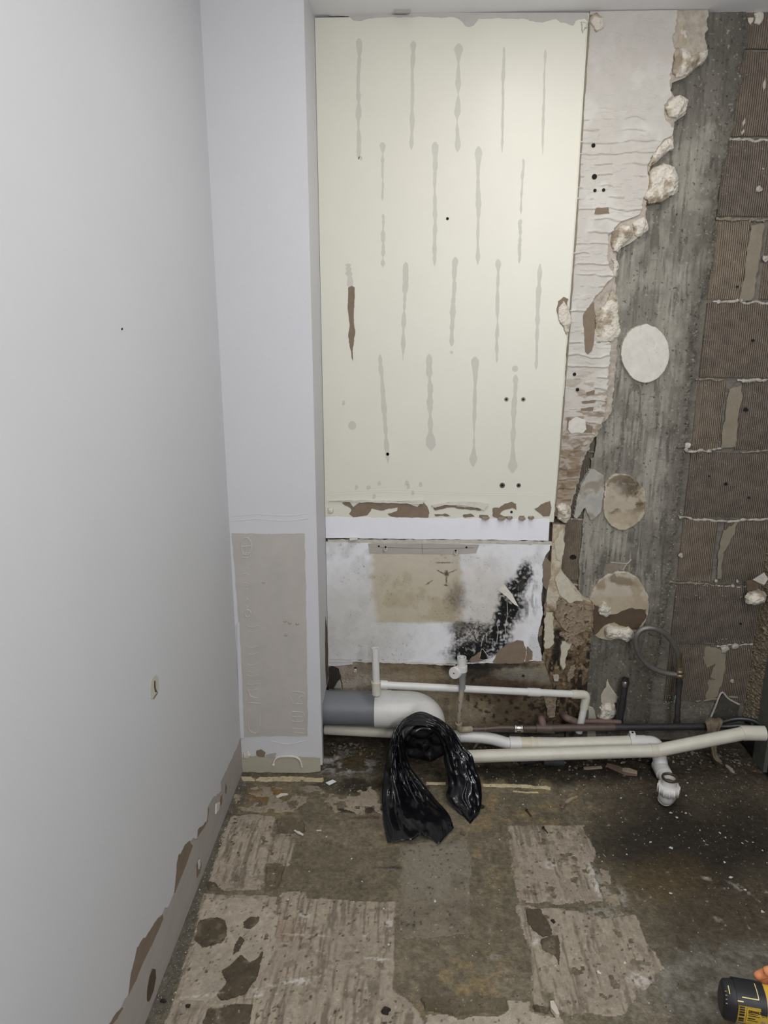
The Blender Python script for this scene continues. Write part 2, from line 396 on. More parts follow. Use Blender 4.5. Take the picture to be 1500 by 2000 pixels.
def hole(x, y, Y, r, parent, m=HOLE, name='screw_hole', d=0.0006):  # flat disc; by default its dark colour stands for the shade inside a hole
    c = W(x, y, Y); k = 10
    return slab(name, [c + Vector((cos(2 * pi * i / k) * r, 0, sin(2 * pi * i / k) * r)) for i in range(k)], FRONT, d, m, parent)

# ================================================================== SETTING
# ---- ceiling, walls out of view, right wall
V, F = box(XL - 0.1, XR + 0.1, -1.7, YW + 0.1, ZC, ZC + 0.05)
ceiling = struct(mk('ceiling', V, F, CEIL), 'plain white ceiling above the stripped wall', 'ceiling')
wslab('torn_paper', [(770, 22), (772, 18), (800, 18), (802, 23), (800, 27), (771, 27)], 2.10, 0.006, GREYPAPER, ceiling)
V, F = box(XL - 0.1, XR + 0.1, -1.75, -1.65, 0, ZC)
struct(mk('wall_front', V, F, PAINT), 'white wall of the room opposite the stripped wall', 'wall')
# ---- floor
def floor_col(X, Y):
    px, py = pxv(X, Y, np.zeros(len(X)))
    n1 = fbm(X, Y, 9, 5, 1); n2 = fbm(X, Y, 30, 4, 2); n3 = fbm(X, Y, 90, 3, 3); n4 = fbm(X, Y, 4, 4, 5)
    c = np.tile(np.array(lin(107, 99, 82, 1.0)), (len(X), 1))
    c *= (0.75 + 0.5 * n2)[:, None]
    c = mixc(c, lin(128, 118, 100), sstep(0.5, 0.75, n1) * 0.5)
    # yellow-brown sealer rubbed into the screed
    yel = sstep(0.52, 0.68, n2) * (blob(px, py, 1000, 1600, 230, 110, n1, 0.9) + blob(px, py, 880, 1930, 140, 70, n1, 0.9) + 0.5 * blob(px, py, 520, 1570, 70, 45, n1, .6))
    c = mixc(c, lin(146, 124, 84), np.clip(yel, 0, 1) * 0.42)
    # dirt on the right where the bath stood
    d = sstep(1130, 1260, px - (py - 1600) * 0.42 + (n1 - 0.5) * 160)
    c = mixc(c, lin(72, 64, 52), d * 0.85)
    d2 = blob(px, py, 1350, 1645, 240, 75, n1, 0.9, 0.6)
    c = mixc(c, lin(40, 35, 30), d2 * 0.85)
    d3 = blob(px, py, 1430, 1930, 190, 95, n1, 1.0, 0.5)
    c = mixc(c, lin(122, 118, 108), d3 * (0.35 + 0.65 * sstep(0.4, 0.6, n2)))
    g = blob(px, py, 1290, 1720, 80, 40, n1, .9, .6); c = mixc(c, lin(92, 78, 50), g * 0.5)
    # darker strip along the back wall, blackest in two patches
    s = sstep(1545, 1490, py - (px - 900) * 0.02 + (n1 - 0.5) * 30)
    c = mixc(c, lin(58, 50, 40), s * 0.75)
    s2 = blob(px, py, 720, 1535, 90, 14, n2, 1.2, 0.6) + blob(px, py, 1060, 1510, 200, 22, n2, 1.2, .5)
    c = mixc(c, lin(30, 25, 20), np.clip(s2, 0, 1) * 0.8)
    # white dust by the boxing
    wd = blob(px, py, 670, 1490, 70, 26, n2, 1.4, .4) * sstep(0.42, 0.6, n2)
    c = mixc(c, lin(165, 162, 158), wd * 0.8)
    mo = blob(px, py, 690, 1475, 40, 18, n2, 1.2, .5); c = mixc(c, lin(75, 62, 35), mo * 0.6)
    # dusty grey margin along the left wall
    lm = sstep(XL + 0.055, XL + 0.015, X + (n2 - 0.5) * 0.03); c = mixc(c, lin(88, 84, 78), lm * 0.6)
    # rust stain
    c = mixc(c, lin(130, 100, 50), blob(px, py, 522, 1552, 34, 14, n2, 1.0, .5) * 0.7)
    # scuffs
    c = mixc(c, lin(35, 30, 26), blob(px, py, 705, 1583, 45, 5, n3, 1.2, .4) * 0.8)
    c = mixc(c, lin(80, 50, 38), blob(px, py, 715, 1597, 30, 3, n3, 1.2, .4) * 0.6)
    c = mixc(c, lin(60, 60, 58), blob(px, py, 765, 1695, 32, 2.5, n3, 0.6, .4) * 0.8)
    # chalky scrapes
    for cx, cy, rx, ry, ro in ((1180, 1735, 8, 60, -.5), (1215, 1750, 10, 22, -.4), (1168, 1795, 40, 26, 0), (1245, 1920, 26, 18, 0), (1380, 1715, 12, 5, .4), (1402, 1795, 10, 6, .5), (1445, 1735, 30, 5, .5), (965, 1870, 14, 6, 0), (890, 1815, 20, 8, .1)):
        c = mixc(c, lin(158, 154, 146), blob(px, py, cx, cy, rx, ry, n3, 1.6, .4, ro) * 0.6 * sstep(0.4, 0.55, n3))
    # fine white specks, denser on the right
    sp = sstep(0.80, 0.86, n3) * (0.3 + 0.7 * d)
    c = mixc(c, lin(150, 145, 135), sp * 0.7)
    c *= (0.68 + 0.64 * n3)[:, None]
    return np.clip(c, 0.004, 1)
def fheight(X, Y):
    h = (fbm(X, Y, 12, 4, 8) - 0.5) * 0.004 + (fbm(X, Y, 70, 3, 9) - 0.5) * 0.0022
    rub = sstep(1.86, 1.98, Y + (fbm(X, Y, 14, 3, 4) - 0.5) * 0.12)
    return np.minimum(h + rub * (fbm(X, Y, 60, 4, 11) - 0.45) * 0.010, 0.006)
fx = np.linspace(XL, XR, 620); fy = np.linspace(0.85, YW, 500)
Xg, Yg = np.meshgrid(fx, fy); X = Xg.ravel(); Y = Yg.ravel()
V = np.stack([X, Y, fheight(X, Y)], 1); idx = np.arange(len(X)).reshape(len(fy), len(fx))
F = list(zip(idx[:-1, :-1].ravel().tolist(), idx[:-1, 1:].ravel().tolist(), idx[1:, 1:].ravel().tolist(), idx[1:, :-1].ravel().tolist()))
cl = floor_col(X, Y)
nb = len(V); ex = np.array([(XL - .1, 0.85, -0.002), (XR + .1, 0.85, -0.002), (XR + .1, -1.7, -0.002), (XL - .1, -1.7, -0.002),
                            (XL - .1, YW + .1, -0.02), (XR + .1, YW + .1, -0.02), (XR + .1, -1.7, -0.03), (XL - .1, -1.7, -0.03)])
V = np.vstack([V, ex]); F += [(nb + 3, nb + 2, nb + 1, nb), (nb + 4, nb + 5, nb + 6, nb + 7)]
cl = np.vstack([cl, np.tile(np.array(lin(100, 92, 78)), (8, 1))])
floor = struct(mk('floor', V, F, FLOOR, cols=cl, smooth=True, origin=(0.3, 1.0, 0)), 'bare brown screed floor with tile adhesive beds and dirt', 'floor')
# tile beds left on the floor: thin worn mortar sheets with comb marks
def bed_col(kind):
    def f(X, Y, px, py):
        n1 = fbm(X, Y, 11, 5, 21); n2 = fbm(X, Y, 45, 4, 22); n3 = fbm(X, Y, 130, 3, 23); gr = fbm(X + (n1 - .5) * .02, Y * .07, 150, 4, 24)
        base = {'comb': (154, 143, 127), 'flat': (146, 135, 118), 'pale': (164, 154, 138), 'smooth': (122, 114, 99), 'dark': (84, 75, 61), 'dark2': (98, 89, 72), 'seal': (186, 174, 140)}[kind]
        c = np.tile(np.array(lin(*base)), (len(X), 1)); c *= (0.80 + 0.4 * n1)[:, None]; c *= (0.84 + 0.32 * n2)[:, None]
        if kind == 'comb':
            c = mixc(c, lin(96, 87, 74), sstep(.46, .34, gr) * .65 * sstep(.3, .5, n1)); c = mixc(c, lin(164, 153, 137), sstep(.58, .7, gr) * .5)
            c = mixc(c, lin(100, 91, 76), sstep(.60, .72, n2) * .5)
        if kind in ('dark', 'dark2'): c = mixc(c, lin(122, 112, 95), sstep(.55, .68, n2) * .5)
        if kind == 'smooth':
            c = mixc(c, lin(130, 124, 112), blob(px, py, 850, 1690, 60, 50, n1, .8, .6) * .6); c = mixc(c, lin(90, 82, 68), sstep(.5, .65, n1) * .5)
        # chalk lines and splashes of plaster
        for x, y, rx, ry, ro in ((592, 1828, 52, 2.2, .05), (560, 1921, 58, 2.6, -.18), (585, 1920, 22, 9, 0), (735, 1874, 32, 3, .1), (760, 1804, 9, 8, 0), (545, 1690, 22, 4, 0), (395, 1947, 40, 3, -.1), (1046, 1838, 7, 11, .3), (505, 1940, 12, 14, .4), (595, 1790, 14, 5, .3), (1250, 1915, 26, 14, .2), (1075, 1690, 14, 8, 0), (1160, 1720, 9, 40, -.35)):
            c = mixc(c, lin(196, 191, 182), blob(px, py, x, y, rx, ry, n3, 1.3, .4, ro) * .75 * sstep(.38, .55, n3))
        c = mixc(c, lin(62, 54, 45), sstep(.27, .20, n3) * .85); c = mixc(c, lin(190, 182, 168), sstep(.80, .85, n3) * .6)
        if kind == 'comb': c = mixc(c, lin(120, 92, 72), blob(px, py, 555, 1820, 40, 22, n1, .8, .6) * .3)
        return np.clip(c, .004, 1)
    return f
BEDM = mat('worn_mortar_bed', (0.5, 0.5, 0.5), 0.9, 0.24, 110, 0.7, 200, 0.2, attr=True, bdist=0.002)
def bed(px, kind, th=0.0022, seed=0, name='adhesive_bed', wear=.20, warp=.010, res=.003, over=0.0):
    P = [Fz(x, y, 0) for x, y in px]; xs = [p.x for p in P]; ys = [p.y for p in P]
    gx = np.arange(min(xs) - .01, max(xs) + .01, res); gy = np.arange(max(min(ys) - .01, .9), max(ys) + .01, res)
    Xg, Yg = np.meshgrid(gx, gy); X = Xg.ravel(); Y = Yg.ravel()
    wx = X + (fbm(X, Y, 28, 4, seed + 31) - .5) * warp * 2; wy = Y + (fbm(X, Y, 28, 4, seed + 47) - .5) * warp * 2
    keep = inpoly(wx, wy, [(p.x, p.y) for p in P]) & (fbm(X, Y, 34, 4, seed + 3) > wear)
    K = keep.reshape(Xg.shape); cell = K[:-1, :-1] & K[:-1, 1:] & K[1:, 1:] & K[1:, :-1]
    idx = np.arange(len(X)).reshape(Xg.shape)
    q = np.stack([idx[:-1, :-1][cell], idx[:-1, 1:][cell], idx[1:, 1:][cell], idx[1:, :-1][cell]], 1)
    cnt = np.bincount(q.ravel(), minlength=len(X)); used = np.nonzero(cnt)[0]; remap = -np.ones(len(X), int); remap[used] = np.arange(len(used))
    Xu, Yu, cu = X[used], Y[used], cnt[used]
    h = fheight(Xu, Yu) + th + over + (fbm(Xu, Yu, 40, 3, seed) - .5) * .001
    if kind == 'comb':
        n1 = fbm(Xu, Yu, 11, 5, 21); h += (fbm(Xu + (n1 - .5) * .02, Yu * .07, 150, 4, 24) - .5) * .0040
    h = np.where(cu < 4, fheight(Xu, Yu) - .0006, h)
    px_, py_ = pxv(Xu, Yu, np.zeros(len(Xu)))
    return mk(name, np.stack([Xu, Yu, h], 1), [tuple(r) for r in remap[q].tolist()], BEDM, floor, cols=bed_col(kind)(Xu, Yu, px_, py_), smooth=False)
bed([(446, 1595), (500, 1590), (539, 1594), (541, 1628), (578, 1628), (574, 1666), (564, 1694), (519, 1689), (517, 1722), (512, 1739), (428, 1739), (404, 1722), (432, 1639)], 'comb', seed=1)
bed([(396, 1744), (470, 1747), (543, 1748), (550, 1739), (598, 1739), (602, 1753), (657, 1755), (727, 1760), (775, 1758), (772, 1847), (772, 1930), (800, 1955), (823, 1975), (835, 2012), (310, 2012), (335, 1955), (368, 1850), (384, 1790)], 'comb', seed=2, wear=.19, warp=.005)
bed([(988, 1614), (1040, 1611), (1082, 1614), (1146, 1607), (1146, 1628), (1158, 1652), (1165, 1694), (1182, 1763), (1140, 1769), (1075, 1766), (1019, 1767), (1005, 1736), (995, 1656)], 'comb', seed=3, wear=.25, warp=.015)
bed([(1009, 1769), (1060, 1772), (1095, 1774), (1196, 1792), (1244, 1781), (1265, 1847), (1296, 1892), (1258, 1933), (1231, 1982), (1127, 1982), (1043, 1961), (1040, 1944), (1030, 1857), (1019, 1812)], 'comb', seed=4, wear=.25, warp=.015)
bed([(455, 1545), (500, 1533), (620, 1536), (640, 1552), (600, 1560), (575, 1590), (545, 1588), (510, 1588), (462, 1580), (452, 1560)], 'flat', .0012, 5, wear=.40, warp=.02)
bed([(650, 1545), (735, 1532), (742, 1560), (748, 1590), (700, 1592), (660, 1580), (625, 1570)], 'flat', .0010, 6, wear=.38, warp=.03)
bed([(828, 1975), (900, 1985), (985, 1978), (990, 1950), (1040, 1950), (1043, 1972), (1100, 1985), (1110, 2012), (836, 2012)], 'pale', .002, 7)
bed([(395, 1752), (500, 1755), (545, 1790), (540, 1850), (520, 1895), (470, 1935), (400, 1960), (345, 1960), (372, 1862), (386, 1800)], 'pale', .0022, 8, name='adhesive_skim', over=.0014, wear=.22)
bed([(779, 1652), (850, 1640), (919, 1639), (922, 1720), (924, 1805), (912, 1822), (850, 1834), (780, 1833)], 'smooth', .0012, 9, name='smooth_screed_patch', warp=.008, wear=.1)
bed([(1165, 1690), (1190, 1700), (1215, 1760), (1230, 1790), (1190, 1790), (1180, 1760)], 'flat', .001, 14, wear=.42, warp=.02)
for s, p in enumerate(([(382, 1812), (390, 1798), (425, 1792), (442, 1800), (446, 1830), (435, 1848), (395, 1856), (380, 1840)],
                       [(476, 1802), (490, 1792), (507, 1791), (504, 1806), (490, 1817), (475, 1816)],
                       [(470, 1828), (480, 1838), (470, 1860), (450, 1872), (455, 1850)],
                       [(430, 1900), (470, 1865), (488, 1880), (500, 1872), (515, 1850), (512, 1890), (500, 1920), (482, 1945), (430, 1960), (415, 1945), (440, 1925)],
                       [(400, 1975), (460, 1962), (498, 1962), (490, 2012), (395, 2012)],
                       [(520, 1695), (560, 1692), (545, 1735), (515, 1745), (518, 1720)],
                       [(540, 1602), (590, 1597), (600, 1625), (545, 1630)],
                       [(404, 1722), (425, 1728), (425, 1742), (402, 1742)],
                       [(1027, 1777), (1058, 1776), (1072, 1800), (1080, 1830), (1062, 1832), (1040, 1820), (1028, 1800)],
                       [(1052, 1835), (1090, 1828), (1095, 1860), (1092, 1890), (1080, 1870), (1055, 1856)],
                       [(820, 1950), (900, 1945), (985, 1950), (995, 1975), (890, 1985), (832, 1978)],
                       [(1040, 1965), (1075, 1970), (1070, 1985), (1042, 1980)])):
    bed(p, 'dark' if s not in (5, 6, 10) else 'dark2', .0052, 30 + s, name='dark_screed_patch', wear=.05, warp=.006, res=.002)
for s, p in enumerate(([(470, 1518), (560, 1518), (632, 1520), (634, 1528), (540, 1526), (475, 1526)],
                       [(940, 1531), (1000, 1533), (1078, 1537), (1077, 1544), (1060, 1541), (945, 1537)],
                       [(830, 1528), (872, 1529), (873, 1534), (830, 1534)],
                       [(1000, 1545), (1062, 1549), (1062, 1551), (1000, 1548)])):
    bed(p, 'seal', .004, 60 + s, name='sealant_line', wear=.30 if s == 0 else .22, warp=.004, res=.0018)

# ---- left wall
V, F = box(XL - 0.1, XL, -1.7, YW + 0.05, 0, ZC)
wall_left = struct(mk('wall_left', V, F, GREYPAPER), 'plain white wall with its paint torn off along the floor', 'wall')
edge = [(470, 1440), (458, 1468), (450, 1486), (430, 1526), (432, 1545), (416, 1557), (405, 1575), (402, 1606), (385, 1621), (384, 1636), (367, 1644), (347, 1670), (342, 1710), (339, 1741), (330, 1765), (315, 1787), (297, 1808), (266, 1851), (254, 1900), (249, 1943), (226, 1977), (211, 2000), (185, 2060)]
E3 = [Lx(x, y, XL) for x, y in edge]
last = E3[-1]
pts = [Vector((XL, -1.65, ZC)), Vector((XL, YF, ZC))] + [Vector((XL, YF, E3[0].z))] + E3[1:] + [Vector((XL, -1.65, last.z))]
k = len(E3)
slab('paint_layer', pts, RIGHT, 0.0016, PAINT, wall_left, amp=0.005, step=0.008, seed=3, straight=(0, 1, 2 + k - 1, 2 + k, 2 + k + 1), back=0.001)
for s, p in enumerate(([(369, 1641), (376, 1652), (370, 1668), (364, 1685), (352, 1715), (341, 1744), (338, 1741), (341, 1705), (346, 1668)],
                       [(317, 1786), (318, 1795), (309, 1817), (295, 1848), (281, 1875), (265, 1915), (250, 1945), (252, 1900), (265, 1850), (297, 1806)],
                       [(404, 1573), (408, 1580), (405, 1605), (390, 1628), (383, 1640), (384, 1622), (400, 1604)], [(228, 1973), (240, 1968), (228, 1990), (212, 2005), (208, 2003)])):
    lslab('torn_paper', p, 0.0009, BROWNPAPER, wall_left, amp=0.002, step=0.006, seed=12 + s, lift=0.0002)
for s, p in enumerate(([(297, 1892), (303, 1893), (304, 1910), (299, 1935), (291, 1955), (287, 1955), (287, 1935), (291, 1910)], [(383, 1690), (388, 1676), (393, 1688), (390, 1705), (384, 1715)], [(440, 1530), (443, 1538), (441, 1550), (439, 1548)], [(430, 1556), (434, 1552), (433, 1570), (428, 1575)])):
    lslab('gouge', p, 0.0012, DABB if s == 0 else BROWNPAPER, wall_left, amp=0.001, step=0.005, seed=22 + s)
for s, p in enumerate(([(421, 1570), (428, 1566), (426, 1580), (420, 1590)], [(386, 1684), (388, 1678), (390, 1688), (387, 1698)])):
    lslab('plaster_patch', p, 0.003, CHIP, wall_left, amp=0.001, step=0.004, seed=27 + s)
# knock in the left wall
g = lslab('chipped_plaster', [(297, 1322), (302, 1318), (308, 1322), (309, 1345), (304, 1357), (298, 1365), (292, 1364), (291, 1345), (293, 1330)], 0.0022, mat('chip_cream', (0.52, 0.50, 0.43), 0.8, 0.1, 60, 0.3, 200), wall_left, amp=0.001, step=0.004, seed=2, label='oval chip of bare plaster in the white paint')
lslab('crack', [(299, 1330), (301, 1329), (302, 1345), (305, 1352), (301, 1352), (299, 1344)], 0.0026, DABB, g, amp=0.0008, step=0.003)
lslab('crack', [(300, 1358), (306, 1351), (306, 1354), (299, 1365), (296, 1365)], 0.0026, SMEAR, g)
lslab('dent', [(235, 641), (238, 640), (238, 644), (235, 645)], 0.002, HOLE, wall_left)
# ---- boxed-in corner
V, F = join(box(XL - 0.02, XS, YF, YF + 0.012, 0.03, ZC), box(XS - 0.012, XS, YF + 0.012, YB + 0.02, 0.22, ZC),
            box(XS - 0.012, XS, YF + 0.012, 1.955, 0.03, 0.22))
wall_corner = struct(mk('wall_corner', V, F, PAINT2), 'boxed-in white corner with a bare rectangle near its foot', 'wall')
def cslab(name, px, th, m, **k): return wslab(name, px, YF, th, m, wall_corner, **k)
patch = cslab('bare_panel', [(452, 1041), (520, 1043), (595, 1042), (597, 1130), (599, 1240), (600, 1330), (602, 1438), (540, 1437), (474, 1440), (466, 1215), (460, 1130)], 0.0008, STRIPBOARD, amp=0.0012, step=0.006, seed=4)
patch['label'] = 'bare grey rectangle where tiles came off'
cslab('edge_bead', [(463, 1216), (468, 1214), (474, 1340), (477, 1440), (470, 1441), (466, 1340)], 0.004, PAINT2, amp=0.0006, step=0.006, seed=5)
cslab('lower_board', [(472, 1480), (500, 1476), (540, 1478), (580, 1477), (626, 1480), (626, 1506), (600, 1509), (474, 1509)], 0.0015, mat('cream_lower', (0.42, 0.395, 0.31), 0.6, 0.06, 20, 0.2, 150), amp=0.0012, step=0.006, seed=6)
cslab('torn_paper', [(501, 1466), (510, 1463), (519, 1470), (517, 1478), (506, 1478), (501, 1474)], 0.002, BROWNPAPER, amp=0.001, step=0.004, seed=7)
cslab('torn_paper', [(519, 1474), (540, 1470), (536, 1482), (522, 1480)], 0.002, GREYPAPER, amp=0.001, step=0.004, seed=8)
V, F = tube(spline([W(x, y, YF - 0.004) for x, y in ((534, 1494), (536, 1486), (543, 1479), (558, 1477), (575, 1478), (585, 1484), (590, 1498))], 6), [0.005, 0.005] + [0.0035] * 35, 8)
smooth_tube(mk('sealant_bead', V, F, CHIP, wall_corner))
wlump('filler_blob', [(474, 1470), (485, 1465), (492, 1474), (486, 1483), (474, 1482)], YF, 0.006, CHIP, wall_corner, seed=3)
# raised adhesive traces on the bare rectangle
TRACEM = mat('adhesive_ridge', (0.52, 0.495, 0.46), 0.8, 0.1, 40, 0.1, 300)
def trace(paths, name='adhesive_trace', r=0.0017, m=TRACEM, par=patch, Y=YF - 0.001):
    parts = [tube(spline([W(x, y, Y) for x, y in p], 3), r, 6) for p in paths]
    V, F = join(*parts); return smooth_tube(mk(name, V, F, m, par))
circ = [(481 + 10 * cos(a), 1067 + 17 * sin(a)) for a in np.linspace(0, 2 * pi, 14)]
trace([circ, [(471, 1068), (491, 1066)], [(481, 1052), (480, 1085)]])
trace([[(473, 1082), (488, 1080), (487, 1088), (473, 1089)]])
for yy, ww in ((1110, 6), (1122, 8), (1140, 8), (1152, 7), (1170, 6), (1185, 6)):
    trace([[(480 - ww, yy), (480, yy - 2), (480 + ww, yy + 1)], [(482, yy - 4), (483, yy + 6)]], r=0.0008)
trace([[(484 + 6 * cos(a), 1198 + 7 * sin(a)) for a in np.linspace(0, 2 * pi, 9)]])
for yy in (1222, 1232, 1262, 1275, 1296, 1310, 1318, 1335, 1345):
    trace([[(482, yy), (492, yy + 3), (505, yy - 1)]], r=0.0010)
trace([[(484, 1345), (490, 1360), (505, 1362), (508, 1350)], [(486, 1372), (508, 1374)], [(488, 1384), (486, 1425), (506, 1428), (508, 1384)]])
trace([[(570, 1350), (590, 1352), (594, 1358), (585, 1362), (590, 1374), (578, 1374)], [(560, 1374), (566, 1360), (572, 1374)]], r=0.0013)
trace([[(570, 1390), (592, 1392), (592, 1408), (570, 1408), (570, 1390)], [(571, 1399), (591, 1400)], [(580, 1391), (580, 1408)]], r=0.0013)
trace([[(572, 1422), (594, 1424)], [(574, 1430), (594, 1432)]], r=0.0009)
for x, y in ((514, 1137), (556, 1213), (565, 1216), (580, 1218), (558, 1240)):
    wlump('filler_crumb', [(x - 3, y), (x, y - 2), (x + 4, y), (x + 3, y + 3), (x - 1, y + 3)], YF - 0.0008, 0.003, PLASTERD, wall_corner, seed=x, amp=0.0005)
for yy in (1004, 1014): trace([[(452, yy + 4), (500, yy), (560, yy + 3), (605, yy - 2)]], r=0.0012, m=PAINT2, par=wall_corner, name='paint_ridge', Y=YF + 0.0002)
trace([[(530, 1447), (560, 1453), (600, 1446)]], r=0.0012, m=PAINT2, par=wall_corner, name='paint_ridge', Y=YF)
# hole torn in the boxing side and loose paper beside it
slab('torn_side_hole', [Vector((XS, YB - 0.045, 0.46)), Vector((XS, YB - 0.01, 0.40)), Vector((XS, YB - 0.008, 0.24)), Vector((XS, YB - 0.06, 0.23)), Vector((XS, YB - 0.075, 0.33))], RIGHT, 0.001, DABB, wall_corner, amp=0.006, step=0.01)
slab('loose_paper', [W(637, 1250, YB - 0.01), W(640, 1262, YB - 0.01), W(639, 1295, YB - 0.008), W(635, 1312, YB - 0.03), W(633, 1300, YB - 0.03), W(637, 1275, YB - 0.01)], FRONT, 0.001, CHIP, wall_corner)

# ---- right wall: dark boards, torn edge in the corner
V, F = box(XR + 0.012, XR + 0.1, -1.7, YW + 0.1, 0, ZC)
wall_right = struct(mk('wall_right', V, F, RIGHTDARK), 'dark boarded right wall beside the bare blocks', 'wall')
V, F = box(XR, XR + 0.02, 1.985, 2.055, 0.0, 1.1)
mk('board_edge', V, F, RIGHTGREY, wall_right, label='grey-green strip of board in the corner')
ys = np.linspace(2.06, YW + 0.02, 14); zz = np.linspace(0.10, 0.95, 300); V = []; F = []
for i, z in enumerate(zz):
    for j, y in enumerate(ys):
        q = Vector((0, y * 60, z * 60)); V.append((XR + 0.006 - abs(mnoise.fractal(q * 2.2, .8, 2, 5)) * 0.012 * (1 if 0 < j else 0.3), y + (mnoise.noise(q * .5) * 0.008 if j == 0 else 0), z))
for i in range(len(zz) - 1):
    for j in range(len(ys) - 1): a = i * 14 + j; F.append((a, a + 1, a + 15, a + 14))
mk('rough_plaster_edge', V, F, mat('rough_edge', (0.20, 0.165, 0.115), 0.95, 0.45, 90, 1.0, 160, bdist=0.004), wall_right, label='crumbling tan plaster edge in the corner')
RIGHT_LUMP = [(1454, 1166), (1462, 1155), (1480, 1150), (1494, 1158), (1490, 1174), (1470, 1180), (1456, 1177)]
slab('paper_scrap', [W(1470, 1132, 2.08), W(1492, 1118, 2.05), W(1500, 1130, 2.05), W(1492, 1142, 2.06), W(1482, 1138, 2.07)], FRONT, 0.002, CHIP, wall_right)
slab('paper_scrap', [W(1457, 1134, 2.11), W(1470, 1132, 2.09), W(1484, 1142, 2.09), W(1480, 1150, 2.09), W(1460, 1154, 2.11)], FRONT, 0.002, CHIPB, wall_right)

# ================================================================== BACK WALL
V, F = box(XL - 0.05, XR + 0.1, YW + 0.008, YW + 0.12, 0, ZC)
wall_back = struct(mk('wall_back', V, F, MORTAR), 'stripped back wall of blockwork, concrete pillar and plasterboard', 'wall')
# courses read off the photograph
CZ = [W(1420, y, YW).z for y in (100, 270, 425, 588, 740, 883, 1013, 1140, 1258)]
CZ = [ZC + 0.02] + CZ + [CZ[-1] - 0.212, 0.0]
rb = random.Random(4)
def brick(x0, x1, z1, z0, mi, seed):
    g = 0.004; nx = 8; nz = 6; V = []; F = []
    x0 += g; x1 -= g; z0 += g + rb.uniform(0, .002); z1 -= g
    yo = rb.uniform(-0.003, 0.002)
    for i in range(nz):
        for j in range(nx):
            x = x0 + (x1 - x0) * j / (nx - 1); z = z0 + (z1 - z0) * i / (nz - 1)
            q = Vector((x * 22, seed, z * 22)); e = min(1, 4 * min(j, nx - 1 - j, i, nz - 1 - i))
            V.append((x + mnoise.noise(q) * 0.003, YW + yo + (0.003 if e == 0 else 0) - mnoise.noise(q * 0.7) * 0.002, z + mnoise.noise(q + Vector((9, 0, 0))) * 0.003))
    for i in range(nz - 1):
        for j in range(nx - 1): a = i * nx + j; F.append((a, a + 1, a + nx + 1, a + nx))
    per = [i for i in range(nx)] + [r * nx + nx - 1 for r in range(1, nz)] + [(nz - 1) * nx + c for c in range(nx - 2, -1, -1)] + [r * nx for r in range(nz - 2, 0, -1)]
    b = len(V); V += [(V[p][0], YW + 0.02, V[p][2]) for p in per]; k = len(per)
    F += [(per[i], b + i, b + (i + 1) % k, per[(i + 1) % k]) for i in range(k)]
    return mk('brick', V, F, BRICK[mi], wall_back)
XCR = 0.835
joint = {2: 1.30, 3: W(1478, 500, YW).x, 5: W(1428, 810, YW).x, 7: W(1402, 1080, YW).x, 9: 1.3}
for r in range(10):
    z1, z0 = CZ[r], CZ[r + 1]
    if z1 - z0 < 0.05: continue
    j = joint.get(r, 9)
    if j < XR: brick(XCR, j - 0.008 - (0.012 if r in (3, 5) else 0), z1, z0, [0, 1, 2, 3, 0, 1, 2, 1, 0, 1][r], r); brick(j + 0.008 + (0.012 if r in (3, 5) else 0), XR + 0.05, z1, z0, [1, 2, 0, 0, 2, 2, 1, 0, 2, 0][r], r + 40)
    else: brick(XCR, XR + 0.05, z1, z0, [0, 0, 2, 1, 0, 1, 2, 1, 2, 0][r], r + 20)
    if r >= 4: brick(0.40, 0.545, z1, z0, [1, 0, 2, 1, 0, 1, 0, 3, 1, 0][r], r + 60)
brick(XS - 0.03, -0.12, 0.40, 0.19, 1, 77)
# mortar smears and squeezed joints
wslab('mortar_joint', [(1466, 440), (1492, 438), (1480, 520), (1468, 585), (1444, 588), (1455, 520)], YW, 0.002, SMEAR, wall_back, amp=0.003, step=0.006, seed=3)
wslab('mortar_joint', [(1424, 760), (1448, 752), (1450, 775), (1440, 820), (1436, 872), (1408, 876), (1412, 830), (1418, 790)], YW, 0.002, SMEAR, wall_back, amp=0.003, step=0.006, seed=4)
wslab('mortar_joint', [(1412, 1035), (1440, 1018), (1435, 1040), (1412, 1080), (1408, 1130), (1400, 1130), (1402, 1080)], YW, 0.002, SMEAR, wall_back, amp=0.003, step=0.006, seed=5)
wslab('mortar_joint', [(1378, 1262), (1420, 1270), (1415, 1310), (1400, 1360), (1380, 1365), (1385, 1310), (1372, 1285)], YW, 0.002, SMEAR, wall_back, amp=0.004, step=0.008, seed=6)
for s, (x0, y0, x1, y1, rr) in enumerate(((1424, 272, 1500, 275, 5), (1398, 427, 1500, 431, 6), (1392, 590, 1450, 588, 5), (1445, 590, 1500, 592, 4), (1358, 740, 1412, 742, 4), (1440, 744, 1500, 742, 6), (1340, 884, 1410, 878, 6), (1445, 884, 1500, 880, 4), (1326, 1010, 1420, 1018, 5), (1420, 1018, 1500, 1014, 5), (1300, 1137, 1400, 1142, 5), (1400, 1143, 1460, 1146, 4), (1400, 1262, 1470, 1258, 4), (1360, 1370, 1440, 1360, 5), (1108, 1013, 1178, 1018, 4), (1118, 1142, 1165, 1141, 4), (1148, 884, 1190, 883, 4))):
    n = 26; P = []; R = []
    for i in range(n):
        t = i / (n - 1); q = Vector((x0 + (x1 - x0) * t, s * 7.0, 0)) * 0.06
        p = W(x0 + (x1 - x0) * t, y0 + (y1 - y0) * t + mnoise.noise(q) * 4, YW + 0.002); P.append(p)
        R.append(max(0.001, rr * 0.0008 * (0.9 + 1.1 * mnoise.fractal(q * 3, 1, 2, 3))))
    V, F = tube(P, R, 8); mk('mortar_bead', V, F, MORTARL if s % 3 != 1 else SMEAR, wall_back, smooth=True)
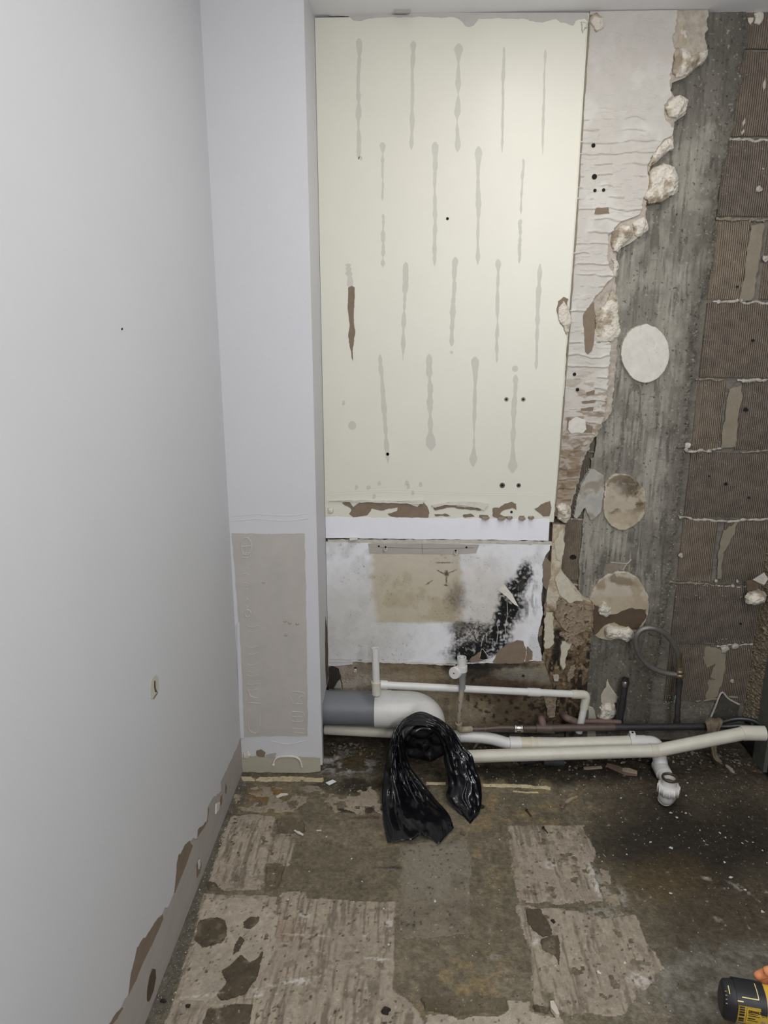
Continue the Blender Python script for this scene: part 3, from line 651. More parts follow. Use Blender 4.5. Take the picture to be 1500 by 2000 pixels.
for s, (x, y, r) in enumerate(((1342, 870, 9), (1340, 878, 6), (1482, 36, 14), (1465, 40, 9), (1398, 1135, 5), (1440, 1135, 4), (1482, 370, 8), (1385, 372, 6), (1415, 1268, 10), (1435, 1262, 8), (1430, 1330, 5), (1330, 1085, 6), (1495, 505, 9), (1490, 330, 3))):
    c = [(x + r * cos(a) * rb.uniform(.6, 1.2), y + r * sin(a) * rb.uniform(.6, 1.1)) for a in np.linspace(0, 2 * pi, 9)[:-1]]
    wlump('mortar_crumb', c, YW - 0.001, 0.003 + r * 0.0005, MORTARL if s not in (2, 3, 0) else PLASTER, wall_back, seed=s, amp=0.001, step=0.004)
for x, y, r in ((1470, 665, 4), (1418, 945, 4.5), (1457, 800, 6), (1463, 972, 3), (1120, 1088, 7), (1440, 560, 3), (1385, 930, 2.5), (1446, 1218, 3)):
    c = [(x + r * cos(a) * rb.uniform(.6, 1.2), y + r * .7 * sin(a)) for a in np.linspace(0, 2 * pi, 8)[:-1]]
    wslab('block_pit', c, YW - 0.004, 0.0012, HOLE, wall_back, amp=0.001, step=0.003)
for s, (x, y, l) in enumerate(((1492, 165, 16), (1452, 240, 9), (1450, 258, 6))):
    wslab('plaster_splash', [(x - 2, y + l), (x - 3, y), (x + 3, y - l), (x + 3, y)], YW - 0.003, 0.002, PLASTERD, wall_back, amp=0.001, step=0.004, seed=s)
wslab('paper_remnant', [(1388, 1402), (1398, 1378), (1412, 1352), (1430, 1370), (1444, 1378), (1440, 1400), (1420, 1405)], YW - 0.004, 0.003, mat('dark_paper', (0.06, 0.056, 0.047), .9, .3, 40, .4, 150), wall_back, amp=0.003, step=0.005, seed=12)
trace([[(1388, 1402), (1398, 1378), (1404, 1362), (1411, 1352), (1422, 1364), (1436, 1372), (1444, 1376)]], name='mortar_bead', r=0.003, m=MORTARL, par=wall_back, Y=YW - 0.006)
# ---- concrete pillar
pl = edge_fn([(1150, 20), (1150, 700), (1168, 810), (1170, 880), (1176, 1000), (1170, 1131), (1150, 1250), (1145, 1330), (1140, 1440)], YW)
pr = edge_fn([(1454, 20), (1453, 73), (1444, 147), (1438, 205), (1427, 249), (1421, 287), (1406, 331), (1400, 381), (1394, 440), (1391, 509), (1377, 568), (1365, 603), (1356, 656), (1353, 729), (1345, 773), (1342, 832), (1333, 891), (1324, 979), (1319, 1003), (1313, 1064), (1304, 1135), (1295, 1217), (1285, 1279), (1273, 1340), (1267, 1401), (1262, 1460)], YW)
def pl2(z): return np.where(z > 0.96, 0.55, np.interp(z, [0, .3, .75, .95], [0.522, 0.525, 0.53, 0.54])) + (fbm(z, z * 0 + 3, 30, 3) - .5) * 0.012
def pr2(z): return pr(z) + (fbm(z, z * 0 + 1, 45, 4) - 0.5) * 0.02
def pil_h(X, Z):
    u = fbm(X, Z * 0.12, 90, 4, 3); e = sstep(0.02, 0.0, pr2(Z) - X)
    return 0.004 + (fbm(X, Z, 10, 3, 2) - .5) * 0.004 + (u - .5) * 0.0012 + (fbm(X, Z, 110, 3, 5) - .5) * (0.002 + e * 0.010)
def pil_c(X, Z, px, py):
    n = fbm(X, Z, 9, 4, 7); n2 = fbm(X, Z, 150, 3, 4); n4 = fbm(X, Z, 40, 4, 12)
    wv = fbm(X, Z * .22, 7, 4, 15) * 9 + (X - .68) ** 2 * 60 + Z * .55
    ring = .5 + .5 * np.sin(wv * 6.3 + (n4 - .5) * 2.5); st = fbm(X, Z * .06, 170, 4, 16)
    c = np.tile(np.array(lin(140, 136, 126)), (len(X), 1)); c = mixc(c, lin(90, 86, 79), sstep(.62, .92, ring) * sstep(.38, .55, st) * .8)
    c = mixc(c, lin(108, 104, 96), sstep(.55, .70, st) * .7); c = mixc(c, lin(154, 150, 139), sstep(.45, .32, st) * .4)
    c = mixc(c, lin(160, 156, 145), sstep(0.5, 0.65, n) * 0.4); c = mixc(c, lin(98, 94, 86), sstep(.5, .36, n) * .5)
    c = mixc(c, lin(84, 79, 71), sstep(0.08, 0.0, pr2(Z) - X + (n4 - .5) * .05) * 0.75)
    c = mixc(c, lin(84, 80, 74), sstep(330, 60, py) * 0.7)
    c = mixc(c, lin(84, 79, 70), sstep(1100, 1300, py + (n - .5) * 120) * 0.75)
    c = mixc(c, lin(165, 160, 148), sstep(0.74, 0.80, n2) * 0.6); c = mixc(c, lin(40, 38, 34), sstep(0.26, 0.20, n2) * 0.75)
    return c
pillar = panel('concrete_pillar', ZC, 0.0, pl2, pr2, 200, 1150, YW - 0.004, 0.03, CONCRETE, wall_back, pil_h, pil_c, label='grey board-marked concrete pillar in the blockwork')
# ---- plasterboard strip with combed tile adhesive
tear = [(1385, 22), (1385, 26), (1381, 59), (1381, 111), (1368, 126), (1339, 150), (1315, 161), (1311, 176), (1320, 188), (1343, 197), (1339, 220), (1318, 238), (1317, 252), (1314, 290), (1286, 311), (1270, 326), (1266, 334), (1270, 345), (1272, 355), (1265, 372), (1262, 411), (1262, 434), (1262, 449), (1242, 469), (1215, 484), (1204, 499), (1205, 520), (1204, 509), (1207, 536), (1202, 550), (1208, 591), (1210, 640), (1207, 668), (1204, 715), (1198, 773), (1192, 811), (1180, 826), (1164, 852), (1148, 882), (1146, 890), (1138, 902), (1130, 943), (1116, 985), (1112, 1010)]
face = [(1322, 22), (1321, 35), (1314, 76), (1318, 97), (1309, 147), (1308, 176), (1312, 188), (1295, 205), (1300, 235), (1317, 252), (1314, 264), (1295, 273), (1277, 299), (1262, 329), (1271, 355), (1259, 384), (1248, 419), (1212, 434), (1189, 458), (1188, 499), (1186, 509), (1198, 539), (1176, 565), (1160, 583), (1142, 610), (1160, 640), (1193, 671), (1189, 721), (1186, 773), (1179, 820), (1160, 850), (1145, 880), (1136, 902), (1128, 943), (1114, 985), (1110, 1010)]
lline = edge_fn([(1153, 20), (1148, 60), (1120, 500), (1103, 760), (1084, 1000), (1082, 1020)], YB)
te = edge_fn(tear, YB); fe = edge_fn(face, YB)
ZT = ZC - 0.002; ZSB = W(1100, 1008, YB).z
core = panel('plasterboard_core', ZT, ZSB, lline, lambda z: te(z) + (fbm(z, z * 0 + 2, 90, 4) - .5) * 0.012, 60, 420, YB + 0.004, 0.012, BOARDCORE, wall_back,
             hfn=lambda X, Z: (fbm(X, Z, 45, 4, 3) - .5) * 0.006 * sstep(0, .02, X - fe(Z) + .01), label='torn plasterboard edge beside the concrete')
def st_h(X, Z):
    px, py = pxv(X, np.full(len(X), YB), Z); h = (fbm(X, Z, 35, 4, 2) - .5) * 0.0012
    per = 22.0; yy = py + (fbm(X, Z, 18, 3, 5) - .5) * 16
    lnm = np.exp(-((np.mod(yy, per) - per / 2) / 2.0) ** 2) * sstep(180, 260, py) * sstep(0.35, 0.55, fbm(X, Z, 26, 3, 9))
    return h + lnm * 0.0022 + sstep(0.60, 0.66, fbm(X, Z * 3, 30, 3, 12)) * 0.0008
def st_c(X, Z, px, py):
    n = fbm(X, Z, 14, 4, 3); n2 = fbm(X, Z, 50, 4, 4); n3 = fbm(X, Z * 2.4, 34, 4, 8)
    c = np.tile(np.array(lin(192, 187, 179)), (len(X), 1)); c = mixc(c, lin(208, 205, 198), sstep(.5, .7, n) * .6)
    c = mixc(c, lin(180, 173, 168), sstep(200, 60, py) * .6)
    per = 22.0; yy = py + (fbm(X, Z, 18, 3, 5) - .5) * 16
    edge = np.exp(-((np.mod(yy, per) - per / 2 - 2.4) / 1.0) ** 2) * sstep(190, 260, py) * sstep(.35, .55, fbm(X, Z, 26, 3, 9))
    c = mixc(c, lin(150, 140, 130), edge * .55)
    br = sstep(740, 1000, py + (n - .5) * 120)
    c = mixc(c, lin(140, 121, 98), sstep(.52, .62, n3) * sstep(690, 800, py) * .8)
    c = mixc(c, lin(128, 107, 84), br * .75); c = mixc(c, lin(95, 74, 54), br * sstep(.5, .65, n2) * .7)
    return c
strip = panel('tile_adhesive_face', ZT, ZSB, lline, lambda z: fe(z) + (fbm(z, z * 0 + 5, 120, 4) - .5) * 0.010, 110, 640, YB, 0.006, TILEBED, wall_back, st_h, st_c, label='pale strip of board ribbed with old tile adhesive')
for x, y, r in ((1159, 284, .0055), (1161, 345, .007), (1162, 372, .0045), (1179, 371, .0045), (1122, 731, .005), (1128, 761, .005)):
    hole(x, y, YB - 0.0022, r, strip)
for s, p in enumerate(([(1164, 406), (1189, 405), (1190, 417), (1161, 418)], [(1139, 615), (1150, 600), (1160, 590), (1162, 640), (1160, 668), (1156, 685), (1148, 692), (1143, 686), (1141, 650)],
                       [(1145, 766), (1162, 762), (1160, 770), (1146, 772)], [(1136, 784), (1164, 781), (1162, 786), (1138, 788)], [(1134, 798), (1160, 795), (1158, 802), (1136, 802)],
                       [(1108, 815), (1118, 820), (1112, 838), (1106, 840)], [(1142, 825), (1158, 835), (1156, 846), (1143, 842)])):
    wslab('torn_paper', p, YB - 0.0016, 0.0009, BROWNPAPER, strip, amp=0.0015, step=0.005, seed=40 + s)
wslab('plaster_patch', [(1112, 822), (1125, 814), (1143, 820), (1145, 838), (1136, 846), (1115, 846), (1109, 838)], YB - 0.0016, 0.0025, CHIP, strip, amp=0.0015, step=0.005, seed=50)
# gypsum chunks hanging on the tear
def polydist(x, y, poly):
    d = np.full(len(x), 1e9); n = len(poly)
    for i in range(n):
        ax, ay = poly[i]; bx, by = poly[(i + 1) % n]; vx, vy = bx - ax, by - ay; L = vx * vx + vy * vy + 1e-12
        t = np.clip(((x - ax) * vx + (y - ay) * vy) / L, 0, 1); d = np.minimum(d, np.hypot(x - ax - t * vx, y - ay - t * vy))
    return d
CHUNKM = mat('broken_gypsum', (.5, .5, .5), .95, .12, 80, .8, 160, attr=True, bdist=.003)
def wchunk(name, px, Y, th, parent, seed=0, tan=.5, res=.0016, dirty=0.0, label=None):
    """broken lump of gypsum: crumbly height field over a ragged outline, closed back to the wall"""
    P = [W(x, y, Y) for x, y in px]; poly = [(p.x, p.z) for p in P]; xs = [p[0] for p in poly]; zs = [p[1] for p in poly]
    Xg, Zg = np.meshgrid(np.arange(min(xs) - .004, max(xs) + .004, res), np.arange(min(zs) - .004, max(zs) + .004, res)); X = Xg.ravel(); Z = Zg.ravel()
    wx = X + (fbm(X, Z, 90, 3, seed) - .5) * .009; wz = Z + (fbm(X, Z, 90, 3, seed + 9) - .5) * .009
    K = inpoly(wx, wz, poly).reshape(Xg.shape); cell = K[:-1, :-1] & K[:-1, 1:] & K[1:, 1:] & K[1:, :-1]; idx = np.arange(len(X)).reshape(Xg.shape)
    q = np.stack([idx[:-1, :-1][cell], idx[:-1, 1:][cell], idx[1:, 1:][cell], idx[1:, :-1][cell]], 1)
    cnt = np.bincount(q.ravel(), minlength=len(X)); used = np.nonzero(cnt)[0]; rm = -np.ones(len(X), int); rm[used] = np.arange(len(used))
    x, z, c4 = X[used], Z[used], cnt[used]; d = polydist(x, z, poly); e = np.sqrt(np.clip(d / .016, 0, 1))
    big = fbm(x, z, 30, 3, seed + 2); rid = 1 - np.abs(fbm(x, z, 55, 4, seed + 5) - .5) * 2.6; fin = fbm(x, z, 170, 3, seed + 7)
    h = th * (.28 + e * (.25 + .55 * big + .22 * rid)) + (fin - .5) * .0035; h = np.where(c4 < 4, 0.0, np.maximum(h, .001))
    n = fbm(x, z, 42, 4, seed + 4); c = np.tile(np.array(lin(206, 199, 187)), (len(x), 1)) * (.86 + .28 * fin)[:, None]
    left = sstep(.35, 0, (x - min(xs)) / (max(xs) - min(xs) + 1e-6)) * .35
    c = mixc(c, lin(158, 144, 122), np.clip(sstep(.62 - .16 * tan, .74 - .16 * tan, n + left * .5) * .75, 0, 1)); c = mixc(c, lin(112, 96, 76), sstep(.66, .76, n + left * .5) * min(tan, 1) * .8)
    if dirty: c = mixc(c, lin(110, 98, 80), dirty * (.5 + .5 * n))
    return mk(name, np.stack([x, Y - h, z], 1), [tuple(r) for r in rm[q].tolist()], CHUNKM, parent, smooth=False, cols=np.clip(c, 0, 1), label=label)
chunks = (([(1314, 92), (1340, 96), (1350, 108), (1381, 98), (1380, 115), (1366, 128), (1340, 150), (1316, 158), (1308, 148)], .022, PLASTER),
          ([(1300, 205), (1312, 192), (1325, 186), (1343, 197), (1340, 218), (1320, 236), (1302, 232), (1293, 218)], .024, PLASTER),
          ([(1296, 272), (1314, 268), (1315, 292), (1290, 308), (1268, 330), (1262, 325), (1272, 300)], .020, BOARDCORE),
          ([(1262, 336), (1275, 328), (1296, 318), (1315, 326), (1325, 352), (1321, 378), (1296, 396), (1264, 402), (1254, 388), (1262, 360)], .024, PLASTER),
          ([(1232, 436), (1256, 420), (1264, 434), (1267, 449), (1244, 468), (1234, 462)], .020, PLASTER),
          ([(1192, 455), (1212, 440), (1230, 440), (1236, 462), (1216, 480), (1204, 498), (1195, 494), (1189, 475)], .022, PLASTER),
          ([(1190, 505), (1203, 502), (1208, 520), (1204, 545), (1193, 542), (1195, 525)], .02, PLASTER),
          ([(1196, 562), (1208, 591), (1208, 627), (1213, 650), (1195, 668), (1162, 671), (1160, 640), (1161, 609), (1177, 597)], .010, PLASTER),
          ([(1320, 60), (1330, 42), (1340, 52), (1342, 75), (1346, 92), (1330, 96), (1320, 90)], .012, BOARDCORE))
for s, (p, th, m) in enumerate(chunks):
    wchunk('gypsum_chunk', p, YB + 0.012 if s != 7 else YB + 0.004, th if s != 7 else th, wall_back, seed=s + 1, tan=1.6 if m is BOARDCORE else .55 if s not in (5, 4) else .8)
wchunk('gypsum_chunk', [(1088, 600), (1100, 585), (1112, 600), (1117, 628), (1108, 658), (1098, 640), (1090, 625)], YB, 0.010, wall_back, seed=31, tan=.3)
wslab('torn_paper', [(1090, 588), (1100, 580), (1110, 584), (1108, 596), (1100, 604), (1096, 624), (1090, 622), (1087, 606)], YB - 0.001, 0.003, BROWNPAPER, wall_back, amp=.002, step=.005, seed=8)
wchunk('gypsum_chunk', [(1150, 28), (1166, 26), (1180, 34), (1178, 58), (1162, 64), (1152, 48)], YB, 0.010, wall_back, seed=33, tan=.9)
wchunk('gypsum_chunk', [(1084, 988), (1098, 980), (1114, 988), (1116, 1008), (1104, 1022), (1088, 1014)], YB, 0.020, wall_back, seed=34, tan=.9)
# ---- cream painted board
xc = lambda z: np.full(np.shape(z), XS + 0.001)
ZCR = W(860, 1017, YB).z; Z1 = W(860, 1055, YB).z
cream = panel('cream_board', ZT - 0.004, ZCR, xc, lambda z: lline(z) - 0.002 + (fbm(z, z * 0 + 8, 60, 4) - .5) * 0.004, 12, 200, YB - 0.001, 0.012, CREAM, wall_back, label='cream painted board with grey adhesive streaks')
wslab('board_edge_crack', [(1150, 40), (1153, 40), (1148, 110), (1140, 230), (1128, 430), (1108, 720), (1092, 920), (1086, 1000), (1083, 1000), (1090, 920), (1105, 720), (1125, 430), (1137, 230), (1145, 110)], YB - 0.001, 0.0012, SMEAR, wall_back, amp=0.001, step=0.01, seed=3)
trace([[(1147, 45), (1143, 110), (1136, 220), (1124, 420), (1104, 700), (1090, 900), (1083, 985)]], name='paint_edge', r=0.0022, m=CREAM, par=cream, Y=YB - 0.001)
tops = [(618, 25), (1150, 25), (1150, 44), (1142, 36), (1125, 40), (1120, 50), (1108, 46), (1095, 44), (1085, 37), (1060, 44), (1035, 41), (1020, 36), (935, 36), (925, 50), (912, 52), (900, 40), (885, 33), (760, 33), (720, 36), (705, 41), (690, 40), (680, 32), (622, 29)]
wslab('torn_paper', tops, YB - 0.001, 0.0008, mat('grey_primer', (0.47, 0.445, 0.425), .8, .06, 20, .1, 300), cream, amp=0.0015, step=0.006, seed=9, straight=(0,))
wlump('peeled_flap', [(1134, 42), (1148, 44), (1147, 55), (1138, 66), (1135, 58)], YB - 0.001, 0.012, CREAM, cream, seed=2)
STK = [((701, 75), (700, 312), 8, 4.5, 0), ((806, 80), (804, 292), 8, 3.6, 1), ((896, 85), (893, 297), 9.5, 5.0, 0), ((984, 92), (981, 298), 3.5, 3, 0), ((1065, 97), (1060, 302), 2.5, 2.6, 2),
       ((747, 278), (748, 392), 6, 3.2, 0), ((748, 418), (748, 522), 4, 4, 0), ((850, 277), (849, 520), 7.5, 4.2, 0), ((935, 286), (933, 517), 5.5, 4, 0), ((1022, 310), (1018, 418), 3, 2.6, 2), ((1017, 428), (1014, 514), 5, 3.5, 0),
       ((681, 515), (684, 566), 7, 6, 0), ((793, 512), (786, 704), 6.5, 4.4, 0), ((889, 502), (882, 676), 6, 5, 0), ((973, 506), (970, 708), 6, 3.8, 1), ((1054, 515), (1047, 722), 4.5, 4, 0),
       ((742, 692), (758, 905), 4, 4.6, 0), ((838, 692), (842, 880), 7, 5.5, 3), ((928, 697), (925, 912), 9, 4.2, 3), ((1006, 732), (1001, 924), 5, 5, 3)]
for s, (a, b, hw, bw, kind) in enumerate(STK):
    n = 34; Lp = []; Rp = []; rs = random.Random(s)
    for i in range(n + 1):
        t = i / n; x = a[0] + (b[0] - a[0]) * t + mnoise.noise(Vector((t * 4, s * 5.3, 0))) * 2.2; y = a[1] + (b[1] - a[1]) * t
        wd = bw * (0.8 + 0.75 * mnoise.fractal(Vector((t * 9, s * 3.7, 1)), 1, 2, 3))
        wd += (hw - bw * 0.7) * math.exp(-(t * 11) ** 2)
        if kind == 3: wd += bw * 0.9 * math.exp(-((t - 0.93) * 14) ** 2)
        wd = max(wd, 1.0); tip = min(1, i * 0.55 + 0.25, (n - i) * 0.5 + 0.2); wd *= tip
        Lp.append((x - wd, y)); Rp.append((x + wd, y))
    poly = Lp + Rp[::-1]
    wslab('adhesive_streak', poly, YB - 0.001, 0.0004, STREAK, cream)
for x, y, r in ((704, 309, 4), (1006, 720, 6), (688, 831, 8), (882, 688, 3), (757, 887, 3)):
    wslab('adhesive_streak', [(x + r * cos(a), y + r * 1.1 * sin(a)) for a in np.linspace(0, 2 * pi, 11)[:-1]], YB - 0.001, 0.0004, STREAK, cream, amp=.0006, step=.003)
wslab('torn_paper', [(680, 562), (687, 558), (693, 562), (692, 600), (691, 628), (694, 645), (692, 665), (689, 680), (690, 705), (687, 700), (683, 672), (680, 655), (683, 635), (679, 600)], YB - 0.001, 0.0007, BROWNPAPER, cream, amp=.001, step=.004, seed=4, label='brown gouge down through the cream paint')
for x, y, r in ((874, 427, .005), (989, 780, .004), (1022, 780, .004), (981, 948, .005), (1013, 948, .004)): 
    if x > 900: hole(x, y, YB - 0.0012, r * 1.7, cream, CHROMED, 'screw')
    hole(x, y, YB - 0.0018, r * .8, cream)
for s, (x, y) in enumerate(((696, 952), (720, 952), (741, 943), (794, 943), (797, 950), (821, 946), (730, 970), (671, 787), (806, 962))):
    wslab('scratch_mark', [(x - 3, y + 4), (x - 2, y - 4), (x + 2, y - 5), (x + 4, y + 2), (x, y + 5)], YB - 0.001, 0.0006, STREAK, cream, amp=.002, step=.003, seed=s)
trace([[(642, 962), (760, 957), (900, 962), (1070, 964)], [(642, 966), (760, 961), (900, 966), (1070, 968)]], name='paint_ridge', r=0.0008, m=CREAM, par=cream, Y=YB - 0.0008)
# torn brown band at the foot of the cream board
band = ([(668, 982), (680, 978), (690, 990), (700, 983), (730, 979), (740, 984), (772, 982), (778, 990), (748, 997), (726, 993), (718, 1006), (696, 1010), (690, 1012), (682, 1004), (686, 995)],
        [(720, 984), (760, 981), (800, 984), (815, 990), (826, 980), (834, 988), (839, 1002), (837, 1011), (800, 1011), (765, 1009), (757, 1004), (775, 998), (778, 990), (750, 990)],
        [(846, 992), (870, 986), (890, 987), (906, 990), (935, 992), (940, 997), (905, 995), (880, 991), (850, 997)], [(848, 1004), (870, 1003), (880, 1008), (850, 1008)], [(905, 1005), (920, 1003), (927, 1009), (905, 1010)], [(936, 1006), (954, 1007), (952, 1012), (936, 1011)],
        [(962, 992), (975, 992), (985, 984), (1000, 980), (1008, 984), (1009, 996), (1000, 992), (985, 996), (974, 1005), (992, 1010), (985, 1014), (962, 1008)], [(1014, 1008), (1024, 1007), (1025, 1015), (1013, 1014)], [(1032, 1009), (1042, 1009), (1041, 1014), (1032, 1013)],
        [(1044, 994), (1060, 984), (1074, 978), (1077, 990), (1073, 1008), (1060, 1008), (1054, 1002)])
for s, p in enumerate(band): wslab('torn_paper', p, YB - 0.001, 0.0007 + s * .00012, BROWNPAPER, cream, amp=.0016, step=.004, seed=70 + s)
for s, p in enumerate(([(642, 978), (700, 976), (760, 977), (800, 980), (790, 983), (740, 981), (690, 980)], [(770, 978), (830, 977), (826, 984), (800, 984)], [(842, 986), (880, 980), (930, 980), (955, 984), (945, 996), (935, 992), (900, 986), (870, 985), (850, 991)])):
    wslab('curled_paint', p, YB - 0.001, 0.005, CHIP, cream, seed=s, amp=.0012, step=.004, lift=s * .0004)
wlump('filler_blob', [(640, 992), (650, 990), (650, 1002), (640, 1004)], YB - 0.001, 0.008, CREAM, cream, seed=4)
hole(1060, 1000, YB - 0.0024, .004, cream) if False else hole(999, 1000, YB - 0.002, .004, cream)
# spikes of loose paper above the white band: they throw the little shadows
for s, (x0, x1, y) in enumerate(((972, 986, 1014), (990, 1000, 1012), (1013, 1025, 1014), (941, 955, 1013), (1032, 1042, 1012))):
    a = W(x0, y - 4, YB); b = W(x1, y - 4, YB); c = W((x0 + x1) / 2, y, YB)
    slab('loose_paper', [a, b, b + Vector((0, -.02, -.002)), c + Vector((.001, -.012, -.003)), a + Vector((0, -.022, -.002))], UP, 0.0008, CHIPT, cream)
# ---- white band
zb1 = lambda X: W(860, 1012, YB).z + (fbm(X, X * 0 + 3, 60, 4) - .5) * 0.008
zb0 = lambda X: W(860, 1053, YB).z + (fbm(X, X * 0 + 6, 40, 4) - .5) * 0.003
wband = panel('white_band', W(860, 1012, YB).z, W(860, 1053, YB).z, xc, const(W(1072, 1035, YB).x), 160, 14, YB - 0.0025, 0.012, WHITEBAND, wall_back, ztop=zb1, zbot=zb0, label='bright white painted band below the cream board')
slab('peeled_flap', [W(683, 1050, YB - .003), W(699, 1050, YB - .003), W(698, 1054, YB - .02), W(683, 1056, YB - .02)], UP, 0.001, CHIP, wband)
wslab('torn_edge', [(640, 1053), (700, 1053), (860, 1054), (1000, 1055), (1078, 1058), (1078, 1066), (1000, 1062), (950, 1062), (900, 1064), (830, 1062), (720, 1060), (640, 1060)], YB - 0.0005, 0.0008, mat('torn_edge', (0.50, 0.475, 0.41), .8, .2, 60, .3, 200), wall_back, amp=.0016, step=.004, seed=5)
# ---- lower white panel with damp stain and black mould
ZLB = W(860, 1290, YB).z; ZLT = W(860, 1061, YB).z
lr = edge_fn([(1078, 1058), (1072, 1075), (1066, 1085), (1061, 1100), (1059, 1140), (1057, 1175), (1060, 1200), (1052, 1230), (1050, 1250), (1055, 1268), (1060, 1300)], YB)
def low_c(X, Z, px, py):
    n = fbm(X, Z, 22, 5, 1); n2 = fbm(X, Z, 80, 4, 2); n3 = fbm(X, Z, 240, 3, 3); nv = fbm(X, Z * .2, 160, 4, 9)
    c = np.tile(np.array(lin(225, 225, 228)), (len(X), 1))
    c = mixc(c, lin(192, 191, 189), sstep(.45, .65, n) * .5)
    c = mixc(c, lin(186, 182, 172), blob(px, py, 700, 1220, 100, 90, n, .9, .6) * .6)
    c = mixc(c, lin(196, 188, 176), blob(px, py, 945, 1180, 60, 80, n, .7, .6) * .6)
    # yellowed rectangle behind the old cabinet
    rct = sstep(718, 734, px + (n - .5) * 24 + np.clip(py - 1150, 0, 200) * -.12) * sstep(905, 893, px + (n - .5) * 18) * sstep(1219, 1213, py + (n - .5) * 8)
    c = mixc(c, lin(182, 171, 146), rct * .85); c = mixc(c, lin(164, 150, 120), rct * sstep(.5, .7, n) * .5)
    c = mixc(c, lin(198, 192, 178), rct * sstep(1150, 1090, py) * .35)
    # mould: soft grey stain, brown-black round patch, black spread
    c = mixc(c, lin(72, 64, 52), blob(px, py, 892, 1167, 19, 26, n2, 1.0, .7) * (.35 + .5 * n3) * .9)
    a = blob(px, py, 920, 1246, 38, 36, n2, .5, .22); c = mixc(c, lin(50, 44, 35), a * np.clip(.62 + 1.6 * (n3 - .45) + .5 * (nv - .5), 0.3, 1))
    a = blob(px, py, 897, 1225, 20, 14, n2, 1.1, .5); c = mixc(c, lin(70, 63, 52), a * .7)
    a = np.maximum.reduce([blob(px, py, 1022, 1128, 15, 26, n2, 1.2, .45, .35), blob(px, py, 1008, 1148, 20, 16, n2, 1.2, .5, 0), blob(px, py, 988, 1172, 13, 24, n2, .9, .4, 0),
                           blob(px, py, 984, 1208, 20, 34, n2, 1.0, .4, .15), blob(px, py, 972, 1240, 26, 22, n2, .9, .4), blob(px, py, 1003, 1185, 22, 26, n2, 1.3, .5), blob(px, py, 940, 1268, 60, 16, n2, 1.2, .4, -.1), blob(px, py, 915, 1285, 34, 9, n2, .8, .4)])
    spk = np.clip(.15 + 1.5 * sstep(.30, .58, n2 * .6 + nv * .2 + n3 * .2), 0, 1)
    c = mixc(c, lin(20, 19, 20), np.clip(a * 1.25, 0, 1) * np.clip(spk, 0, 1))
    a = blob(px, py, 1032, 1160, 16, 40, n2, 1.2, .6); c = mixc(c, lin(92, 86, 76), a * .55 * sstep(.4, .6, nv))
    # small spots and roots
    c = mixc(c, lin(70, 62, 48), blob(px, py, 872, 1120, 5, 5, n3, 1.2, .5) * .9)
    for x, y, rx, ry, ro in ((872, 1133, 1.6, 11, .1), (884, 1116, 10, 1.2, -.4), (862, 1118, 9, 1.2, .5), (871, 1143, 5, 1.2, .2), (868, 1099, 14, 1.3, 0), (838, 1138, 8, 1.2, -.6)):
        c = mixc(c, lin(60, 52, 40), blob(px, py, x, y, rx, ry, n3, 1.5, .5, ro) * .8)
    sp = sstep(.76, .80, n3) * sstep(.45, .6, n); c = mixc(c, lin(110, 104, 94), sp * .7)
    return c
zl1 = lambda X: ZLT + (fbm(X, X * 0 + 4, 50, 4) - .5) * 0.003
zl0 = lambda X: np.interp(X, [XS, W(890, 1297, YB).x, W(1060, 1292, YB).x], [W(640, 1286, YB).z, W(890, 1297, YB).z, W(1060, 1290, YB).z]) + (fbm(X, X * 0 + 9, 80, 4) - .5) * 0.005
lower = panel('mouldy_board', ZLT, ZLB, xc, lambda z: lr(z) + (fbm(z, z * 0 + 5, 80, 4) - .5) * .006, 330, 190, YB - 0.0015, 0.012, PAINTED, wall_back, hfn=lambda X, Z: (fbm(X, Z, 30, 3) - .5) * .0008, cfn=low_c, ztop=zl1, zbot=zl0, label='damp white board blackened with mould')
bs_ = wslab('bare_strip', [(719, 1062), (830, 1062), (936, 1064), (930, 1080), (890, 1082), (800, 1081), (722, 1080)], YB - 0.0022, 0.0008, GREYPAPER, lower, amp=.0008, step=.005, seed=6)
for x, y in ((740, 1067), (911, 1069)): hole(x, y, YB - 0.0032, .0032, lower)
for x, y in ((753, 1070), (890, 1077)):
    c = W(x, y, YB - .003); ring_pipe('wall_plug', c + Vector((0, .006, 0)), c + Vector((0, -.012, -.001)), .0058, .0036, CHIP, lower, 12)
    hole(x, y - 1.5, YB - 0.0152, .0034, lower)
trace([[(742, 1069), (830, 1071), (925, 1070)], [(824, 1062), (825, 1081)]], name='pencil_line', r=0.0005, m=HOLE, par=lower, Y=YB - 0.0028)
slab('peeled_flap', [W(972, 1152, YB - .003), W(984, 1140, YB - .003), W(1000, 1160, YB - .012), W(1013, 1185, YB - .02), W(1004, 1180, YB - .02), W(990, 1166, YB - .012)], FRONT, 0.001, CHIP, lower, label='curl of white paint peeling off the mould')
for s, p in enumerate(([(962, 1292), (972, 1272), (990, 1258), (1010, 1250), (1022, 1252), (1028, 1270), (1024, 1294), (1000, 1296), (965, 1296)], [(1030, 1262), (1040, 1272), (1040, 1288), (1026, 1294), (1028, 1275)], [(915, 1290), (935, 1274), (945, 1272), (942, 1290), (925, 1294)],
                       [(1060, 1100), (1066, 1088), (1076, 1098), (1075, 1130), (1068, 1154), (1061, 1145)], [(1050, 1240), (1056, 1222), (1060, 1222), (1058, 1240), (1052, 1244)], [(1058, 1285), (1066, 1262), (1078, 1254), (1076, 1282), (1068, 1292)], [(1062, 1180), (1068, 1175), (1066, 1200), (1062, 1202)])):
    wslab('torn_paper', p, YB - 0.0018, 0.0009, BROWNPAPER, lower, amp=.002, step=.004, seed=90 + s)
